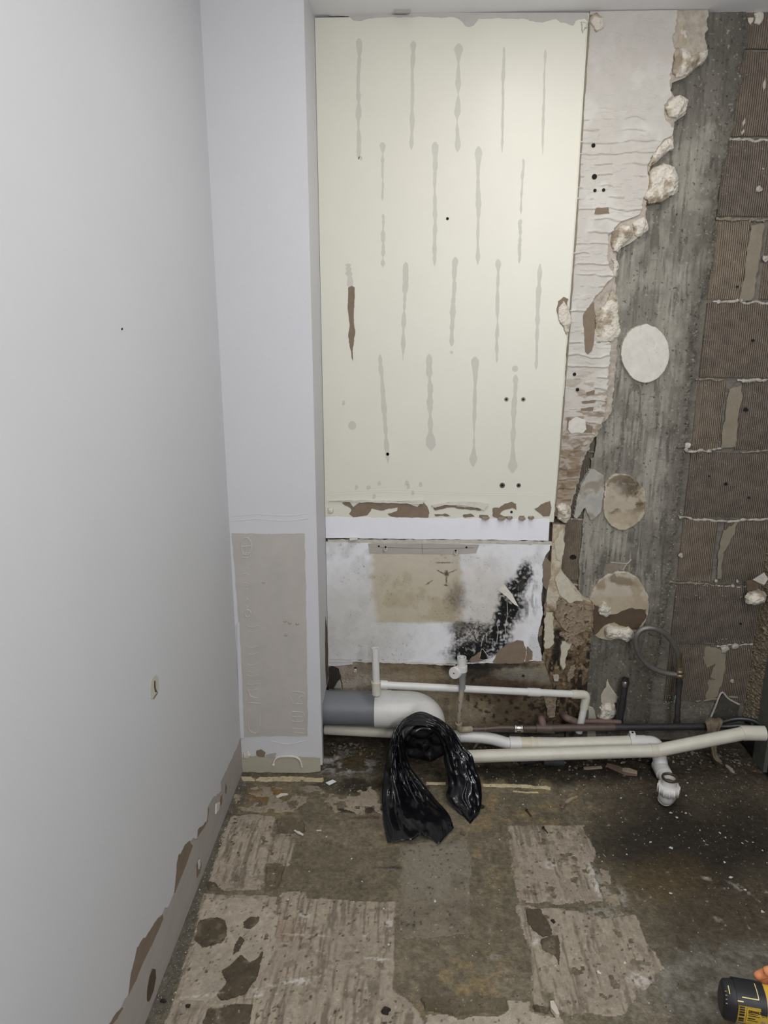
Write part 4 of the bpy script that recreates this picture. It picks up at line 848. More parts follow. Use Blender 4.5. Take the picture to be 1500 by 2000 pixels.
wslab('blackened_hole', [(938, 1282), (942, 1268), (950, 1280), (953, 1286), (946, 1288), (938, 1287)], YB - 0.002, 0.0015, HOLE, lower, amp=.001, step=.003)
trace([[(937, 1284), (941, 1267), (949, 1276), (955, 1284), (952, 1288), (938, 1288)], [(990, 1168), (991, 1200), (987, 1225), (988, 1243)], [(970, 1218), (973, 1232), (970, 1254)], [(946, 1240), (942, 1250), (940, 1262)], [(950, 1236), (951, 1255)], [(929, 1230), (930, 1245), (934, 1252)]], name='paint_crack', r=0.0008, m=CHIP, par=lower, Y=YB - 0.0022)
# ---- stained board behind the pipes
rx_ = edge_fn([(1092, 1285), (1090, 1330), (1085, 1380), (1082, 1460)], YB + .004)
def sk_c(X, Z, px, py):
    n = fbm(X, Z, 20, 5, 1); n2 = fbm(X, Z, 70, 4, 2); n3 = fbm(X, Z, 200, 3, 3); nh = fbm(X * .4, Z, 60, 4, 6)
    c = np.tile(np.array(lin(152, 140, 118)), (len(X), 1)); c = mixc(c, lin(168, 160, 148), blob(px, py, 660, 1320, 90, 50, n, .5, .5) * .8)
    c = mixc(c, lin(124, 108, 82), sstep(.42, .62, nh) * .5)
    c = mixc(c, lin(100, 82, 60), blob(px, py, 770, 1303, 90, 14, n, .8, .6) * .55)
    c = mixc(c, lin(60, 46, 32), blob(px, py, 985, 1340, 95, 26, n, .8, .5) * .85); c = mixc(c, lin(62, 48, 34), blob(px, py, 1030, 1390, 70, 45, n, .9, .5) * .75)
    c = mixc(c, lin(28, 25, 22), blob(px, py, 925, 1310, 50, 20, n2, 1.2, .5) * .9); c = mixc(c, lin(30, 26, 22), blob(px, py, 960, 1300, 100, 7, n2, 1.4, .5) * .8)
    gw = blob(px, py, 1030, 1318, 62, 12, n2, .9, .35); c = mixc(c, lin(122, 118, 110), gw * (.4 + .6 * n3))
    md = sstep(.55, .66, n2) * np.maximum.reduce([blob(px, py, 930, 1365, 24, 26, n, .8, .5), blob(px, py, 955, 1390, 26, 26, n, .8, .5), blob(px, py, 1020, 1385, 70, 40, n, .8, .5)])
    c = mixc(c, lin(34, 26, 20), md * .85); c = mixc(c, lin(90, 80, 62), sstep(1390, 1445, py + (n - .5) * 60) * .5)
    return c
sk = panel('stained_board', W(860, 1287, YB).z, 0.035, xc, rx_, 240, 90, YB + 0.004, 0.012, ROTTEN, wall_back, cfn=sk_c, hfn=lambda X, Z: (fbm(X, Z, 40, 3) - .5) * .001, label='brown water-stained board behind the pipes')
wslab('torn_paper', [(642, 1290), (700, 1289), (800, 1292), (890, 1297), (890, 1300), (800, 1296), (700, 1293), (642, 1293)], YB - .001, .0012, CHIP, sk, amp=.0015, step=.004)
wslab('grey_paint_patch', [(638, 1286), (690, 1286), (689, 1297), (660, 1300), (640, 1300)], YB + .003, .002, PAINT2, sk, amp=.0006, step=.005)
hole(694, 1305, YB + .0025, .0045, sk); hole(1022, 1320, YB + .0025, .0045, sk)
c = W(694, 1308, YB + .003); ring_pipe('wall_plug', c, c + Vector((0, -.008, -.001)), .005, .0035, CHIP, sk, 10)
wslab('knocked_hole', [(634, 1318), (640, 1303), (650, 1301), (662, 1306), (666, 1320), (669, 1345), (634, 1345)], YB + .003, .0012, mat('hole_block', (0.045, 0.036, 0.028), .95, .3, 40, .8, 180, ribs=1.2), sk, amp=.002, step=.005, label='dark hole knocked through to the blocks')
wslab('mortar_bead', [(652, 1344), (660, 1330), (665, 1326), (668, 1345)], YB + .002, .002, DABG, sk, amp=.001, step=.004)
# ---- rotten strip at the right end of the board
rl = edge_fn([(1080, 1020), (1078, 1060), (1076, 1100), (1068, 1160), (1064, 1200), (1062, 1260), (1066, 1300), (1080, 1340), (1080, 1450)], YB); rr_ = edge_fn([(1104, 1020), (1104, 1027), (1097, 1095), (1095, 1110), (1104, 1125), (1120, 1142), (1141, 1168), (1158, 1176), (1159, 1178), (1158, 1217), (1149, 1309), (1146, 1349), (1142, 1460)], YB)
def ro_c(X, Z, px, py):
    n = fbm(X, Z, 26, 5, 1); n2 = fbm(X, Z, 75, 4, 2); nv = fbm(X, Z * .3, 90, 4, 5)
    c = np.tile(np.array(lin(190, 180, 160)), (len(X), 1)); c = mixc(c, lin(160, 142, 116), sstep(.5, .65, n) * .7)
    m = sstep(1165, 1200, py + (n - .5) * 60)
    c = mixc(c, lin(142, 122, 96), m * .8); c = mixc(c, lin(92, 74, 54), m * sstep(.45, .6, n2) * .8)
    d = sstep(1210, 1290, py + (n - .5) * 90 + (px - 1110) * .5)
    c = mixc(c, lin(84, 68, 48), d * .75); c = mixc(c, lin(26, 22, 18), d * sstep(.46, .58, nv) * .9)
    c = mixc(c, lin(24, 20, 18), blob(px, py, 1090, 1243, 11, 18, n2, .6, .4) * .9); c = mixc(c, lin(24, 20, 18), blob(px, py, 1087, 1272, 9, 16, n2, .6, .4) * .9)
    c = mixc(c, lin(170, 150, 124), sstep(.63, .7, n2) * d * .5); c = mixc(c, lin(46, 38, 30), sstep(1330, 1420, py) * .5)
    return c
rot = panel('rotten_board_end', W(1090, 1024, YB).z, 0.06, rl, lambda z: rr_(z) + (fbm(z, z * 0 + 7, 90, 4) - .5) * .005, 70, 300, YB - 0.002, 0.03, ROTTEN, wall_back, hfn=lambda X, Z: (fbm(X, Z, 60, 4, 3) - .5) * .008 * sstep(0.56, 0.40, Z) + (fbm(X, Z, 20, 3, 8) - .4) * .006 * sstep(.5, .3, Z), cfn=ro_c, label='rotten, blackened end of the plasterboard')
CRUST = mat('rotten_crust', (0.27, 0.215, 0.15), 0.95, 0.6, 55, 1.0, 150, speck=((.08, .06, .045), 60, .58), bdist=.005)
RCREAM = mat('flaking_cream', (0.52, 0.48, 0.38), 0.8, 0.2, 50, 0.3, 200)
for s, (p, th, m) in enumerate((([(1083, 1200), (1092, 1165), (1110, 1178), (1140, 1180), (1156, 1182), (1154, 1212), (1140, 1232), (1120, 1238), (1100, 1228)], .006, CRUST), ([(1092, 1236), (1114, 1232), (1128, 1245), (1140, 1250), (1128, 1262), (1104, 1250)], .009, CRUST),
                                ([(1097, 1252), (1118, 1252), (1108, 1272), (1104, 1300), (1098, 1310), (1094, 1290)], .005, RCREAM), ([(1066, 1196), (1080, 1196), (1082, 1240), (1076, 1262), (1064, 1266), (1062, 1230)], .003, RCREAM),
                                ([(1116, 1300), (1124, 1296), (1120, 1318), (1110, 1330), (1106, 1318)], .006, CRUST), ([(1080, 1318), (1090, 1316), (1090, 1328), (1082, 1328)], .008, PLASTERD), ([(1062, 1345), (1085, 1350), (1084, 1398), (1070, 1400), (1064, 1370)], .008, CRUST), ([(1083, 1060), (1100, 1030), (1103, 1060), (1096, 1095), (1086, 1090)], .002, RCREAM), ([(1084, 1130), (1096, 1112), (1120, 1150), (1138, 1172), (1110, 1176), (1092, 1160)], .004, RCREAM))):
    wslab('plaster_remnant', p, YB - .003, th, m, rot, seed=60 + s, amp=.003, step=.004)
for x, y in ((1098, 1157), (1112, 1158)): hole(x, y, YB - .006, .004, rot)
wchunk('plaster_lump', RIGHT_LUMP, 2.11, 0.03, wall_right, seed=5, tan=.2)
# ---- adhesive dabs on the pillar
def dab_col(kind):
    def f(x, z, px, py, d):
        n = fbm(x, z, 24, 5, 3); n2 = fbm(x, z, 70, 4, 4); n3 = fbm(x, z, 200, 3, 5)
        base = {'clean': (208, 203, 194), 'stained': (170, 160, 143), 'flake': (170, 166, 156), 'big': (180, 172, 156), 'scrap': (178, 171, 156)}[kind]
        c = np.tile(np.array(lin(*base)), (len(x), 1)) * (.92 + .16 * n2)[:, None]
        if kind == 'clean': c = mixc(c, lin(150, 140, 122), sstep(.72, .80, n3) * .4 * sstep(.5, .6, n))
        if kind == 'stained':
            c = mixc(c, lin(112, 95, 73), sstep(.46, .60, n) * .75); c = mixc(c, lin(78, 64, 48), sstep(.58, .68, n2) * sstep(.45, .6, n) * .7)
            c = mixc(c, lin(70, 62, 52), blob(px, py, 1222, 946, 20, 16, n2, 1.0, .6) * .6); c = mixc(c, lin(190, 178, 154), blob(px, py, 1205, 1015, 40, 18, n2, .8, .6) * .6)
            c = mixc(c, lin(200, 188, 166), sstep(.75, .8, n3) * .5)
        if kind == 'flake': c = mixc(c, lin(120, 110, 94), sstep(.5, .64, n) * .6); c = mixc(c, lin(150, 152, 150), sstep(.5, .38, n) * .5)
        if kind == 'big':
            c = mixc(c, lin(150, 134, 108), sstep(.5, .62, n) * .6); c = mixc(c, lin(168, 152, 126), sstep(1158, 1166, py + (n2 - .5) * 10) * .6)
            c = mixc(c, lin(120, 104, 80), blob(px, py, 1215, 1133, 24, 8, n2, 1.0, .4, .2) * .8); c = mixc(c, lin(140, 124, 98), blob(px, py, 1172, 1140, 9, 16, n2, 1.0, .4, .2) * .7)
        return mixc(c, np.array(lin(214, 206, 190)), sstep(.0045, .0015, d) * (.75 if kind != 'flake' else .35))  # lit edge of the dab painted in as a paler rim
    return f
def disc(px, th, kind, label, seed, amp=.003, Y=YW - .005, res=.0016):
    P = [W(x, y, Y) for x, y in px]; poly = [(p.x, p.z) for p in P]; xs = [p[0] for p in poly]; zs = [p[1] for p in poly]
    Xg, Zg = np.meshgrid(np.arange(min(xs) - .004, max(xs) + .004, res), np.arange(min(zs) - .004, max(zs) + .004, res)); X = Xg.ravel(); Z = Zg.ravel()
    wx = X + (fbm(X, Z, 60, 3, seed) - .5) * amp * 2; wz = Z + (fbm(X, Z, 60, 3, seed + 9) - .5) * amp * 2
    K = inpoly(wx, wz, poly).reshape(Xg.shape); cell = K[:-1, :-1] & K[:-1, 1:] & K[1:, 1:] & K[1:, :-1]; idx = np.arange(len(X)).reshape(Xg.shape)
    q = np.stack([idx[:-1, :-1][cell], idx[:-1, 1:][cell], idx[1:, 1:][cell], idx[1:, :-1][cell]], 1)
    cnt = np.bincount(q.ravel(), minlength=len(X)); used = np.nonzero(cnt)[0]; rm = -np.ones(len(X), int); rm[used] = np.arange(len(used))
    x, z, c4 = X[used], Z[used], cnt[used]; d = polydist(x, z, poly)
    h = th * (.80 + .20 * np.sqrt(np.clip(d / .004, 0, 1))) + (fbm(x, z, 40, 3, seed) - .5) * .0012; h = np.where(c4 < 4, -.003, h)
    px_, py_ = pxv(x, np.full(len(x), Y), z)
    return mk('adhesive_dab', np.stack([x, Y - h, z], 1), [tuple(r) for r in rm[q].tolist()], DABM, wall_back, cols=np.clip(dab_col(kind)(x, z, px_, py_, d), 0, 1), label=label)
DABM = mat('adhesive_dab_face', (.5, .5, .5), .85, .08, 60, .2, 200, attr=True)
def ell(cx, cy, rx, ry, n=44): return [(cx + rx * cos(a), cy + ry * sin(a)) for a in np.linspace(0, 2 * pi, n + 1)[:-1]]
disc(ell(1257, 690, 48, 58), .016, 'clean', 'clean pale round dab of adhesive on the pillar', 1)
disc([(1180, 945), (1186, 934), (1196, 926), (1210, 923), (1228, 926), (1245, 938), (1257, 955), (1261, 975), (1260, 995), (1250, 1015), (1235, 1027), (1220, 1034), (1205, 1034), (1190, 1026), (1178, 1010), (1174, 990), (1178, 965)], .014, 'stained', 'brown stained round dab of adhesive on the pillar', 2)
disc([(1150, 915), (1158, 914), (1178, 926), (1180, 960), (1174, 990), (1172, 1002), (1160, 1012), (1152, 1018), (1146, 1006), (1140, 992), (1134, 1004), (1126, 1014), (1118, 1010), (1122, 985), (1132, 945)], .010, 'flake', 'jagged grey flake of adhesive beside the stained dab', 3, .002)
big = disc([(1150, 1165), (1156, 1150), (1168, 1132), (1185, 1120), (1205, 1114), (1225, 1115), (1245, 1126), (1258, 1145), (1266, 1165), (1266, 1190), (1260, 1212), (1246, 1232), (1230, 1236), (1190, 1250), (1172, 1246), (1158, 1238), (1150, 1215), (1148, 1190)], .012, 'big', 'large round dab with torn paper and foam lumps', 4)
wslab('torn_paper', [(1160, 1180), (1178, 1195), (1190, 1200), (1210, 1196), (1228, 1188), (1262, 1190), (1262, 1206), (1246, 1230), (1228, 1228), (1200, 1215), (1180, 1222), (1162, 1240), (1157, 1215)], YW - .0165, .0012, DABB, big, amp=.003, step=.005, seed=5)
wslab('torn_paper', [(1192, 1126), (1200, 1120), (1206, 1130), (1218, 1136), (1205, 1138), (1194, 1136)], YW - .0165, .001, SMEAR, big, amp=.001, step=.004, seed=6)
wchunk('foam_lump', [(1178, 1228), (1186, 1218), (1198, 1222), (1210, 1224), (1228, 1222), (1238, 1232), (1236, 1244), (1222, 1252), (1208, 1246), (1190, 1246), (1180, 1240)], YW - .015, .022 * 1.2, big, seed=7, tan=.1)
wchunk('foam_lump', [(1164, 1180), (1178, 1172), (1194, 1184), (1194, 1196), (1184, 1204), (1168, 1198)], YW - .015, .016 * 1.2, big, seed=8, tan=.1)
wchunk('foam_lump', [(1172, 1376), (1184, 1370), (1200, 1372), (1204, 1390), (1194, 1402), (1178, 1410), (1168, 1404), (1166, 1396)], YW - .006, .020 * 1.2, wall_back, seed=9, tan=.1)
disc([(1186, 1318), (1190, 1334), (1200, 1350), (1208, 1360), (1204, 1372), (1172, 1374), (1172, 1356), (1182, 1340)], .006, 'scrap', 'pointed scrap of adhesive low on the pillar', 6, .0015)
disc([(1148, 1376), (1160, 1380), (1164, 1396), (1164, 1440), (1145, 1440)], .006, 'scrap', 'pale scrap of board near the pipe bend', 7, .0015)
wslab('plaster_splash', [(1182, 1104), (1196, 1096), (1212, 1098), (1232, 1092), (1226, 1106), (1216, 1114), (1190, 1116)], YW - .006, .002, mat('tan_smear', (.24, .2, .155), .9, .3, 50, .3, 150), wall_back, amp=.002, step=.004, seed=3)
trace([[(1192, 1098), (1212, 1100), (1226, 1100), (1233, 1092)], [(1216, 1114), (1224, 1102), (1233, 1093)]], name='plaster_ridge', r=.0016, m=PLASTERD, par=wall_back, Y=YW - .008)

# loose mortar flecks clinging to the blockwork
rf = random.Random(21); V = []; F = []
def fleck(x, y, r, Y):
    c = W(x, y, Y); n = rf.randint(5, 7); b = len(V); a0 = rf.uniform(0, 6)
    for k in range(n):
        a = a0 + 2 * pi * k / n; V.append(c + Vector((cos(a) * r * rf.uniform(.5, 1.2), .001, sin(a) * r * rf.uniform(.3, .9))))
    V.append(c + Vector((0, -r * rf.uniform(.5, 1.1), 0))); F.extend([(b + k, b + (k + 1) % n, b + n) for k in range(n)])
edge_px = [(1450, 40), (1444, 147), (1427, 249), (1406, 331), (1394, 440), (1391, 509), (1377, 568), (1356, 656), (1353, 729), (1342, 832), (1324, 979), (1313, 1064), (1304, 1135), (1295, 1217), (1285, 1279), (1270, 1380)]
for (ax, ay), (bx, by) in zip(edge_px[:-1], edge_px[1:]):
    for k in range(9):
        t = rf.random(); fleck(ax + (bx - ax) * t + rf.gauss(0, 6), ay + (by - ay) * t, rf.uniform(.0008, .0028), YW - .008)
for x0, y0, x1, y1, k in ((1330, 884, 1410, 880, 18), (1300, 1138, 1400, 1142, 34), (1300, 1160, 1450, 1172, 22), (1290, 1340, 1320, 1375, 26), (1290, 1375, 1440, 1395, 40), (1400, 1255, 1465, 1262, 22), (1360, 742, 1500, 742, 16), (1395, 430, 1500, 430, 16), (1310, 1012, 1340, 1000, 12), (1150, 1225, 1165, 1330, 14), (1190, 1160, 1300, 1140, 14)):
    for q in range(k): t = rf.random(); fleck(x0 + (x1 - x0) * t, y0 + (y1 - y0) * t + rf.gauss(0, 5), rf.uniform(.0008, .0032), YW - .007)
for q in range(170): fleck(rf.uniform(1330, 1495), rf.uniform(80, 1400), rf.uniform(.0005, .0014), YW - .006)
o = mk('mortar_flecks', V, F, PLASTERD, wall_back); o['kind'] = 'stuff'
# ================================================================== THINGS
# ---- soil pipe: grey length, white bend
GY, GZ = 2.028, 0.169
soil = root('soil_pipe', (-0.10, GY, 0.0), 'wide soil pipe, grey then white, bending out of the boxing', 'pipe')
xg = W(733, 1380, GY).x
ringp = ring_pipe('grey_length', (XS - 0.008, GY, GZ), (xg, GY, GZ), 0.0545, 0.050, PVCG, soil, 40)
bend = roundpath([(xg, GY, GZ), (0.052, GY, GZ), (0.056, 1.905, GZ - 0.03)], 0.085, 14)
pipe('white_bend', bend, 0.0565, PVCW, soil, 40)
V, F = tube([Vector((xg - 0.001, GY, GZ)), Vector((xg + 0.05, GY, GZ))], 0.0585, 40); smooth_tube(mk('socket', V, F, PVCW, soil))
# ---- black bin liner over the open bend
bag_o = [((757, 1645), 0), ((749, 1600), 1.71), ((746, 1555), 1.795), ((750, 1510), 1.835), ((757, 1470), 1.85), ((765, 1440), 1.86), ((775, 1418), 1.88), ((795, 1400), 1.90), ((822, 1390), 1.91), ((850, 1400), 1.90), ((870, 1412), 1.885), ((888, 1430), 1.87), ((905, 1458), 1.855), ((922, 1475), 1.84), ((930, 1505), 1.825), ((938, 1525), 1.81), ((941, 1555), 1.79), ((938, 1580), 1.765), ((930, 1600), 1.735), ((920, 1608), 1.718)]
bag_i = [((886, 1617), 0), ((876, 1590), 1.735), ((850, 1560), 1.80), ((826, 1530), 1.84), ((803, 1500), 1.868), ((792, 1470), 1.875), ((788, 1445), 1.875), ((786, 1425), 1.87), ((815, 1417), 1.855), ((838, 1420), 1.85), ((852, 1432), 1.86), ((860, 1450), 1.865), ((866, 1472), 1.865), ((868, 1490), 1.85), ((873, 1510), 1.835), ((876, 1535), 1.82), ((872, 1555), 1.795), ((885, 1575), 1.77), ((903, 1594), 1.74), ((915, 1606), 1.722)]
def bp(e): return Fz(e[0][0], e[0][1], 0.006) if e[1] == 0 else W(e[0][0], e[0][1], e[1])
PO = spline([bp(e) for e in bag_o], 9); PI = spline([bp(e) for e in bag_i], 9)
nr = len(PO); nc = 46; V = []; F = []
foot = [(0, (757, 1645)), (.30, (805, 1637)), (.42, (823, 1625)), (.62, (842, 1634)), (.76, (856, 1645)), (1, (886, 1617))]
for i in range(nr):
    s = i / (nr - 1)
    for j in range(nc):
        u = j / (nc - 1); p = PO[i].lerp(PI[i], u)
        if i < 9:
            k = 1 - i / 9.0; k = k * k * (3 - 2 * k)
            for a, b in zip(foot[:-1], foot[1:]):
                if a[0] <= u <= b[0]:
                    t = (u - a[0]) / (b[0] - a[0]); q = Fz(a[1][0] + (b[1][0] - a[1][0]) * t, a[1][1] + (b[1][1] - a[1][1]) * t, 0.006)
            p = p.lerp(q, k)
        # lengthwise gathers and crossing creases
        ed = min(1, u * 6, (1 - u) * 6); up = min(1, i / 7.0)
        U = u * (.13 + .02 * math.sin(pi * s)); A_r = s * .82
        g = mnoise.noise(Vector((U * 55 + 1.5 * mnoise.noise(Vector((A_r * 6, 2, 0))), A_r * 7, 3)))
        cr = 1 - abs(mnoise.fractal(Vector((U * 26 + A_r * 10, A_r * 17 - U * 12, 6)), 1, 2, 2)) * 2.2
        calm = 1 - .6 * float(sstep(.52, .62, s))
        fine = 1 - abs(mnoise.fractal(Vector((U * 60 - A_r * 20, A_r * 45 + U * 25, 9)), 1, 2, 2)) * 2.4
        d = (g * 0.013 + max(cr, -1) * 0.0085 + max(fine, -1) * .0035 * (1 if s < .35 else .4)) * ed * calm * (1.35 if s < .22 else 1)
        bulge = math.sin(pi * u) * 0.013
        hood = math.exp(-((s - 0.43) / 0.10) ** 2)
        p = p + Vector((0, -1, 0.45)).normalized() * (d * (0.35 + .65 * up) + bulge) * (1 - .8 * hood)
        if p.z < 0.004: p.z = 0.004
        V.append(p)
for i in range(nr - 1):
    for j in range(nc - 1): a = i * nc + j; F.append((a, a + 1, a + nc + 1, a + nc))
# the part stuffed into the mouth of the bend
c0 = Vector((0.049, 1.893, GZ - 0.028)); ax = Vector((0.03, -1, -0.25)).normalized(); uu = Vector((1, 0, 0)); vv = ax.cross(uu).normalized(); uu = vv.cross(ax)
b0 = len(V); R_ = 16; A_ = 44
for r in range(R_):
    f = r / (R_ - 1)
    for a in range(A_):
        t = 2 * pi * a / A_; rad = 0.066 * (1 - f) if f > .12 else 0.066
        dep = -0.02 if r == 0 else 0.016 - 0.008 * (1 - (1 - f) ** 2) + 0.012 * mnoise.noise(Vector((cos(t) * 2.5 * (1 - f), sin(t) * 2.5 * (1 - f), 2)))
        V.append(c0 + (uu * cos(t) + vv * sin(t)) * (rad + 0.003 * mnoise.noise(Vector((cos(t) * 3, sin(t) * 3, f)))) + ax * dep)
for r in range(R_ - 1):
    for a in range(A_): F.append((b0 + r * A_ + a, b0 + r * A_ + (a + 1) % A_, b0 + (r + 1) * A_ + (a + 1) % A_, b0 + (r + 1) * A_ + a))
bag = mk('bin_bag', V, F, BAG, smooth=True); tag(bag, 'black plastic bag draped over the open end of the soil pipe', 'plastic bag')
so = bag.modifiers.new('thickness', 'SOLIDIFY'); so.thickness = 0.0012; so.offset = 0
# ---- overflow pipe: riser, tee, long run, bend, drop
ov = root('overflow_pipe', W(738, 1360, 1.985), 'thin white pipe with an open riser and long run across the wall', 'pipe')
tT = W(733, 1266, 1.978); tB = W(736, 1356, 1.972); tJ = W(735, 1337, 1.974); rE = W(1146, 1357, 2.062); dE = W(1136, 1404, 2.066)
ring_pipe('riser', tJ, tT, 0.0112, 0.0085, PVCW, ov, 20)
V, F = tube([tJ + (tT - tJ).normalized() * 0.006, tB, tB + (tB - tT).normalized() * 0.006], [0.0142, 0.0142, 0.009], 20); smooth_tube(mk('tee_body', V, F, PVCOLD, ov))
V, F = tube([tJ + (tT - tJ).normalized() * 0.009, tJ + (tT - tJ).normalized() * 0.004], 0.0158, 20); smooth_tube(mk('tee_collar', V, F, PVCY, ov))
dr = (rE - tJ).normalized()
V, F = tube([tJ + dr * 0.012, tJ + dr * 0.034], 0.0138, 20); smooth_tube(mk('tee_socket', V, F, PVCW, ov))
pipe('run', [tJ + dr * 0.02, rE - dr * 0.02], 0.0112, PVCW, ov)
cc = W(1041, 1352, 2.04); pr_ = tJ + dr * (cc - tJ).dot(dr)
V, F = tube([pr_ - dr * 0.018, pr_ + dr * 0.022], 0.0132, 20); smooth_tube(mk('coupling', V, F, PVCW, ov))
dn = (dE - rE).normalized()
pipe('elbow', roundpath([rE - dr * 0.05, rE, rE + dn * 0.048], 0.013, 6), 0.0138, PVCOLD, ov)
pipe('drop', [rE + dn * 0.03, dE + dn * 0.05], 0.0112, PVCW, ov)
# ---- stop valve on its paint-flecked riser
vb = W(897, 1424, 2.005); vt = W(903, 1338, 1.988); vtop = W(902, 1282, 1.986); vd = (vtop - vt).normalized()
va = root('stop_valve', vb, 'white stop valve with round knob on a flaking riser', 'valve')
pipe('riser', spline([W(898, 1425, 2.01), W(896, 1405, 2.0), W(899, 1375, 1.99), vt, vt + vd * 0.02], 6), 0.0078, OLDPAINTPIPE, va, 14)
pipe('grey_joint', [vt - vd * 0.012, vt + vd * 0.014], 0.0095, PVCR, va, 14)
pipe('foot_elbow', roundpath([W(896, 1412, 2.002), W(897, 1426, 2.012), W(920, 1424, 2.03)], 0.012), 0.0100, mat('creamy_elbow', (.40, .34, .25), .6, .3, 60, .3, 200), va, 14)
pipe('valve_body', [vt + vd * 0.012, vt + vd * 0.03, vt + vd * 0.034, vt + vd * 0.052], [0.0105, 0.0105, 0.013, 0.013], PVCR, va, 18)
pipe('collar', [vt + vd * 0.048, vt + vd * 0.066], [0.0165, 0.0165], PVCW, va, 12)
cp = ring_pipe('cap', vt + vd * 0.06, vt + vd * 0.094, 0.0138, 0.0115, PVCW, va, 20)
pipe('spindle', [vt + vd * 0.082, vt + vd * 0.0935], 0.006, PVCW, cp, 12)
ka = W(889, 1314, 1.978); kd = Vector((-0.55, -0.78, 0.12)).normalized()
knob = pipe('knob', [ka - kd * 0.010, ka - kd * 0.008, ka + kd * 0.006, ka + kd * 0.008], [0.0165, 0.0185, 0.0185, 0.017], PVCW, va, 28)
pipe('knob_screw', [ka + kd * 0.007, ka + kd * 0.0086], 0.0022, HOLE, knob, 8)
pipe('knob_stem', [ka - kd * 0.008, vt + vd * 0.03], 0.006, PVCR, va, 10)
# ---- copper run along the wall
c0_ = W(916, 1424, 2.03); cR = W(1385, 1419, 2.06); cJ = W(1052, 1422, 2.032); cM = W(1013, 1422, 2.03)
co = root('copper_pipe', (c0_.x, c0_.y, c0_.z), 'brown copper pipe run with a bright compression joint', 'pipe')
pipe('thin_length', [c0_, W(940, 1424, 2.03), W(980, 1421, 2.03), cM], 0.0075, COPPER, co, 16)
for x in (929, 948): q = W(x, 1423.5, 2.03); pipe('solder_ring', [q - Vector((.002, 0, 0)), q + Vector((.002, 0, 0))], 0.0086, COPPERP, co, 14)
pipe('joining_length', [cM, cJ], 0.0078, COPPER, co, 16)
jx = Vector((1, 0, 0)); jn = root('compression_joint', tuple(cM), '', '') if False else None
cj = pipe('compression_joint', [cM - jx * .011, cM + jx * .011], 0.0098, CHROME, co, 18)
for s in (-1, 1):
    a = cM + jx * s * 0.0095; pipe('nut', [a - jx * .0042, a - jx * .003, a + jx * .003, a + jx * .0042], [0.0125, 0.0138, 0.0138, 0.0125], CHROME, cj, 6)
pipe('wide_length', [cJ, W(1200, 1420.5, 2.045)], 0.0112, COPPER, co, 18)
pipe('blackened_length', [W(1200, 1420.5, 2.045), cR], 0.0112, DARKPIPE, co, 18)
pipe('tee', [cJ - jx * .008, cJ + jx * .04], 0.0128, COPPER, co, 18)
pipe('stub', roundpath([cJ + jx * .016, W(1058, 1405, 2.04), W(1055, 1400, 2.09)], 0.012), 0.0112, COPPERP, co, 16)
# second copper length nearer the wall
c2 = root('copper_pipe', tuple(W(1140, 1411, 2.085)), 'pinkish copper pipe elbowing out of the board behind the drop', 'pipe')
pipe('elbow', roundpath([W(1100, 1396, 2.118), W(1106, 1402, 2.075), W(1126, 1410, 2.082)], 0.016), 0.0118, COPPERP, c2, 16)
pipe('length', [W(1118, 1408, 2.082), W(1212, 1411, 2.088)], 0.0086, COPPERP, c2, 14)
# blackened stub with chrome cap
st = root('pipe_stub', tuple(W(1208, 1418, 2.098)), 'short black upright pipe with a shiny cap by the pillar', 'pipe')
sb, stp = W(1208, 1420, 2.098), W(1220, 1338, 2.10); sd = (stp - sb).normalized()
pipe('length', [sb, stp], 0.0112, DARKPIPE, st, 16)
pipe('joint', [sb + sd * .01, sb + sd * .022], 0.0135, DARKPIPE, st, 16)
pipe('joint', [sb + sd * .062, sb + sd * .09], 0.0128, DARKPIPE, st, 16)
pipe('cap', [stp - sd * .002, stp + sd * .012, stp + sd * .016], [0.0145, 0.0145, 0.012], CHROMED, st, 8)
ring_pipe('cap_rim', stp + sd * .012, stp + sd * .024, 0.0108, 0.0085, DARKPIPE, st, 16)
# upright pipe with the braided hose
up_ = root('supply_pipe', tuple(W(1322, 1416, 2.075)), 'dark upright supply pipe under the hose fitting', 'pipe')
ub, ut = W(1322, 1416, 2.072), W(1327, 1322, 2.078); ud = (ut - ub).normalized()
pipe('length', [ub, ut], 0.0088, mat('dull_dark_pipe', (.055, .05, .045), .5, .4, 40, .2, 200, metal=.3), up_, 16)
pipe('joint', [ub + ud * .004, ub + ud * .016], 0.0115, DARKPIPE, up_, 16)
pipe('joint', [ut - ud * .03, ut - ud * .012], 0.0105, DARKPIPE, up_, 16)
q = W(1318, 1365, 2.065); slab('blue_paint_fleck', [q + Vector((-.001, 0, -.014)), q + Vector((.001, 0, -.014)), q + Vector((.002, 0, .012)), q + Vector((0, 0, .014))], FRONT, .001, mat('blue_paint', (.12, .28, .33), .5), up_)
ho = root('braided_hose', tuple(ut), 'looped clear braided hose with a brass nut on the wall', 'hose')
hp = [W(1326, 1296, 2.078), W(1325, 1280, 2.075), W(1318, 1262, 2.07), W(1302, 1240, 2.065), W(1280, 1228, 2.06), W(1258, 1228, 2.06), W(1244, 1240, 2.062), W(1243, 1260, 2.065), W(1252, 1283, 2.07), W(1270, 1302, 2.074), W(1295, 1313, 2.076), W(1320, 1318, 2.076)]
pipe('tube', spline(hp, 8), 0.0085, HOSE, ho, 16)
pipe('ferrule', [W(1326.5, 1300, 2.078), W(1326, 1275, 2.074)], 0.0092, mat('olive_ferrule', (.19, .155, .10), .35, .2, 40, .1, 200, metal=.6), ho, 16)
pipe('nut', [ut, ut + ud * .012], 0.0155, BRASS, ho, 6); pipe('nut', [ut + ud * .014, ut + ud * .024], [0.0145, 0.0125], BRASS, ho, 6)
pipe('washer', [ut + ud * .024, ut + ud * .036], 0.0112, BRASS, ho, 14)
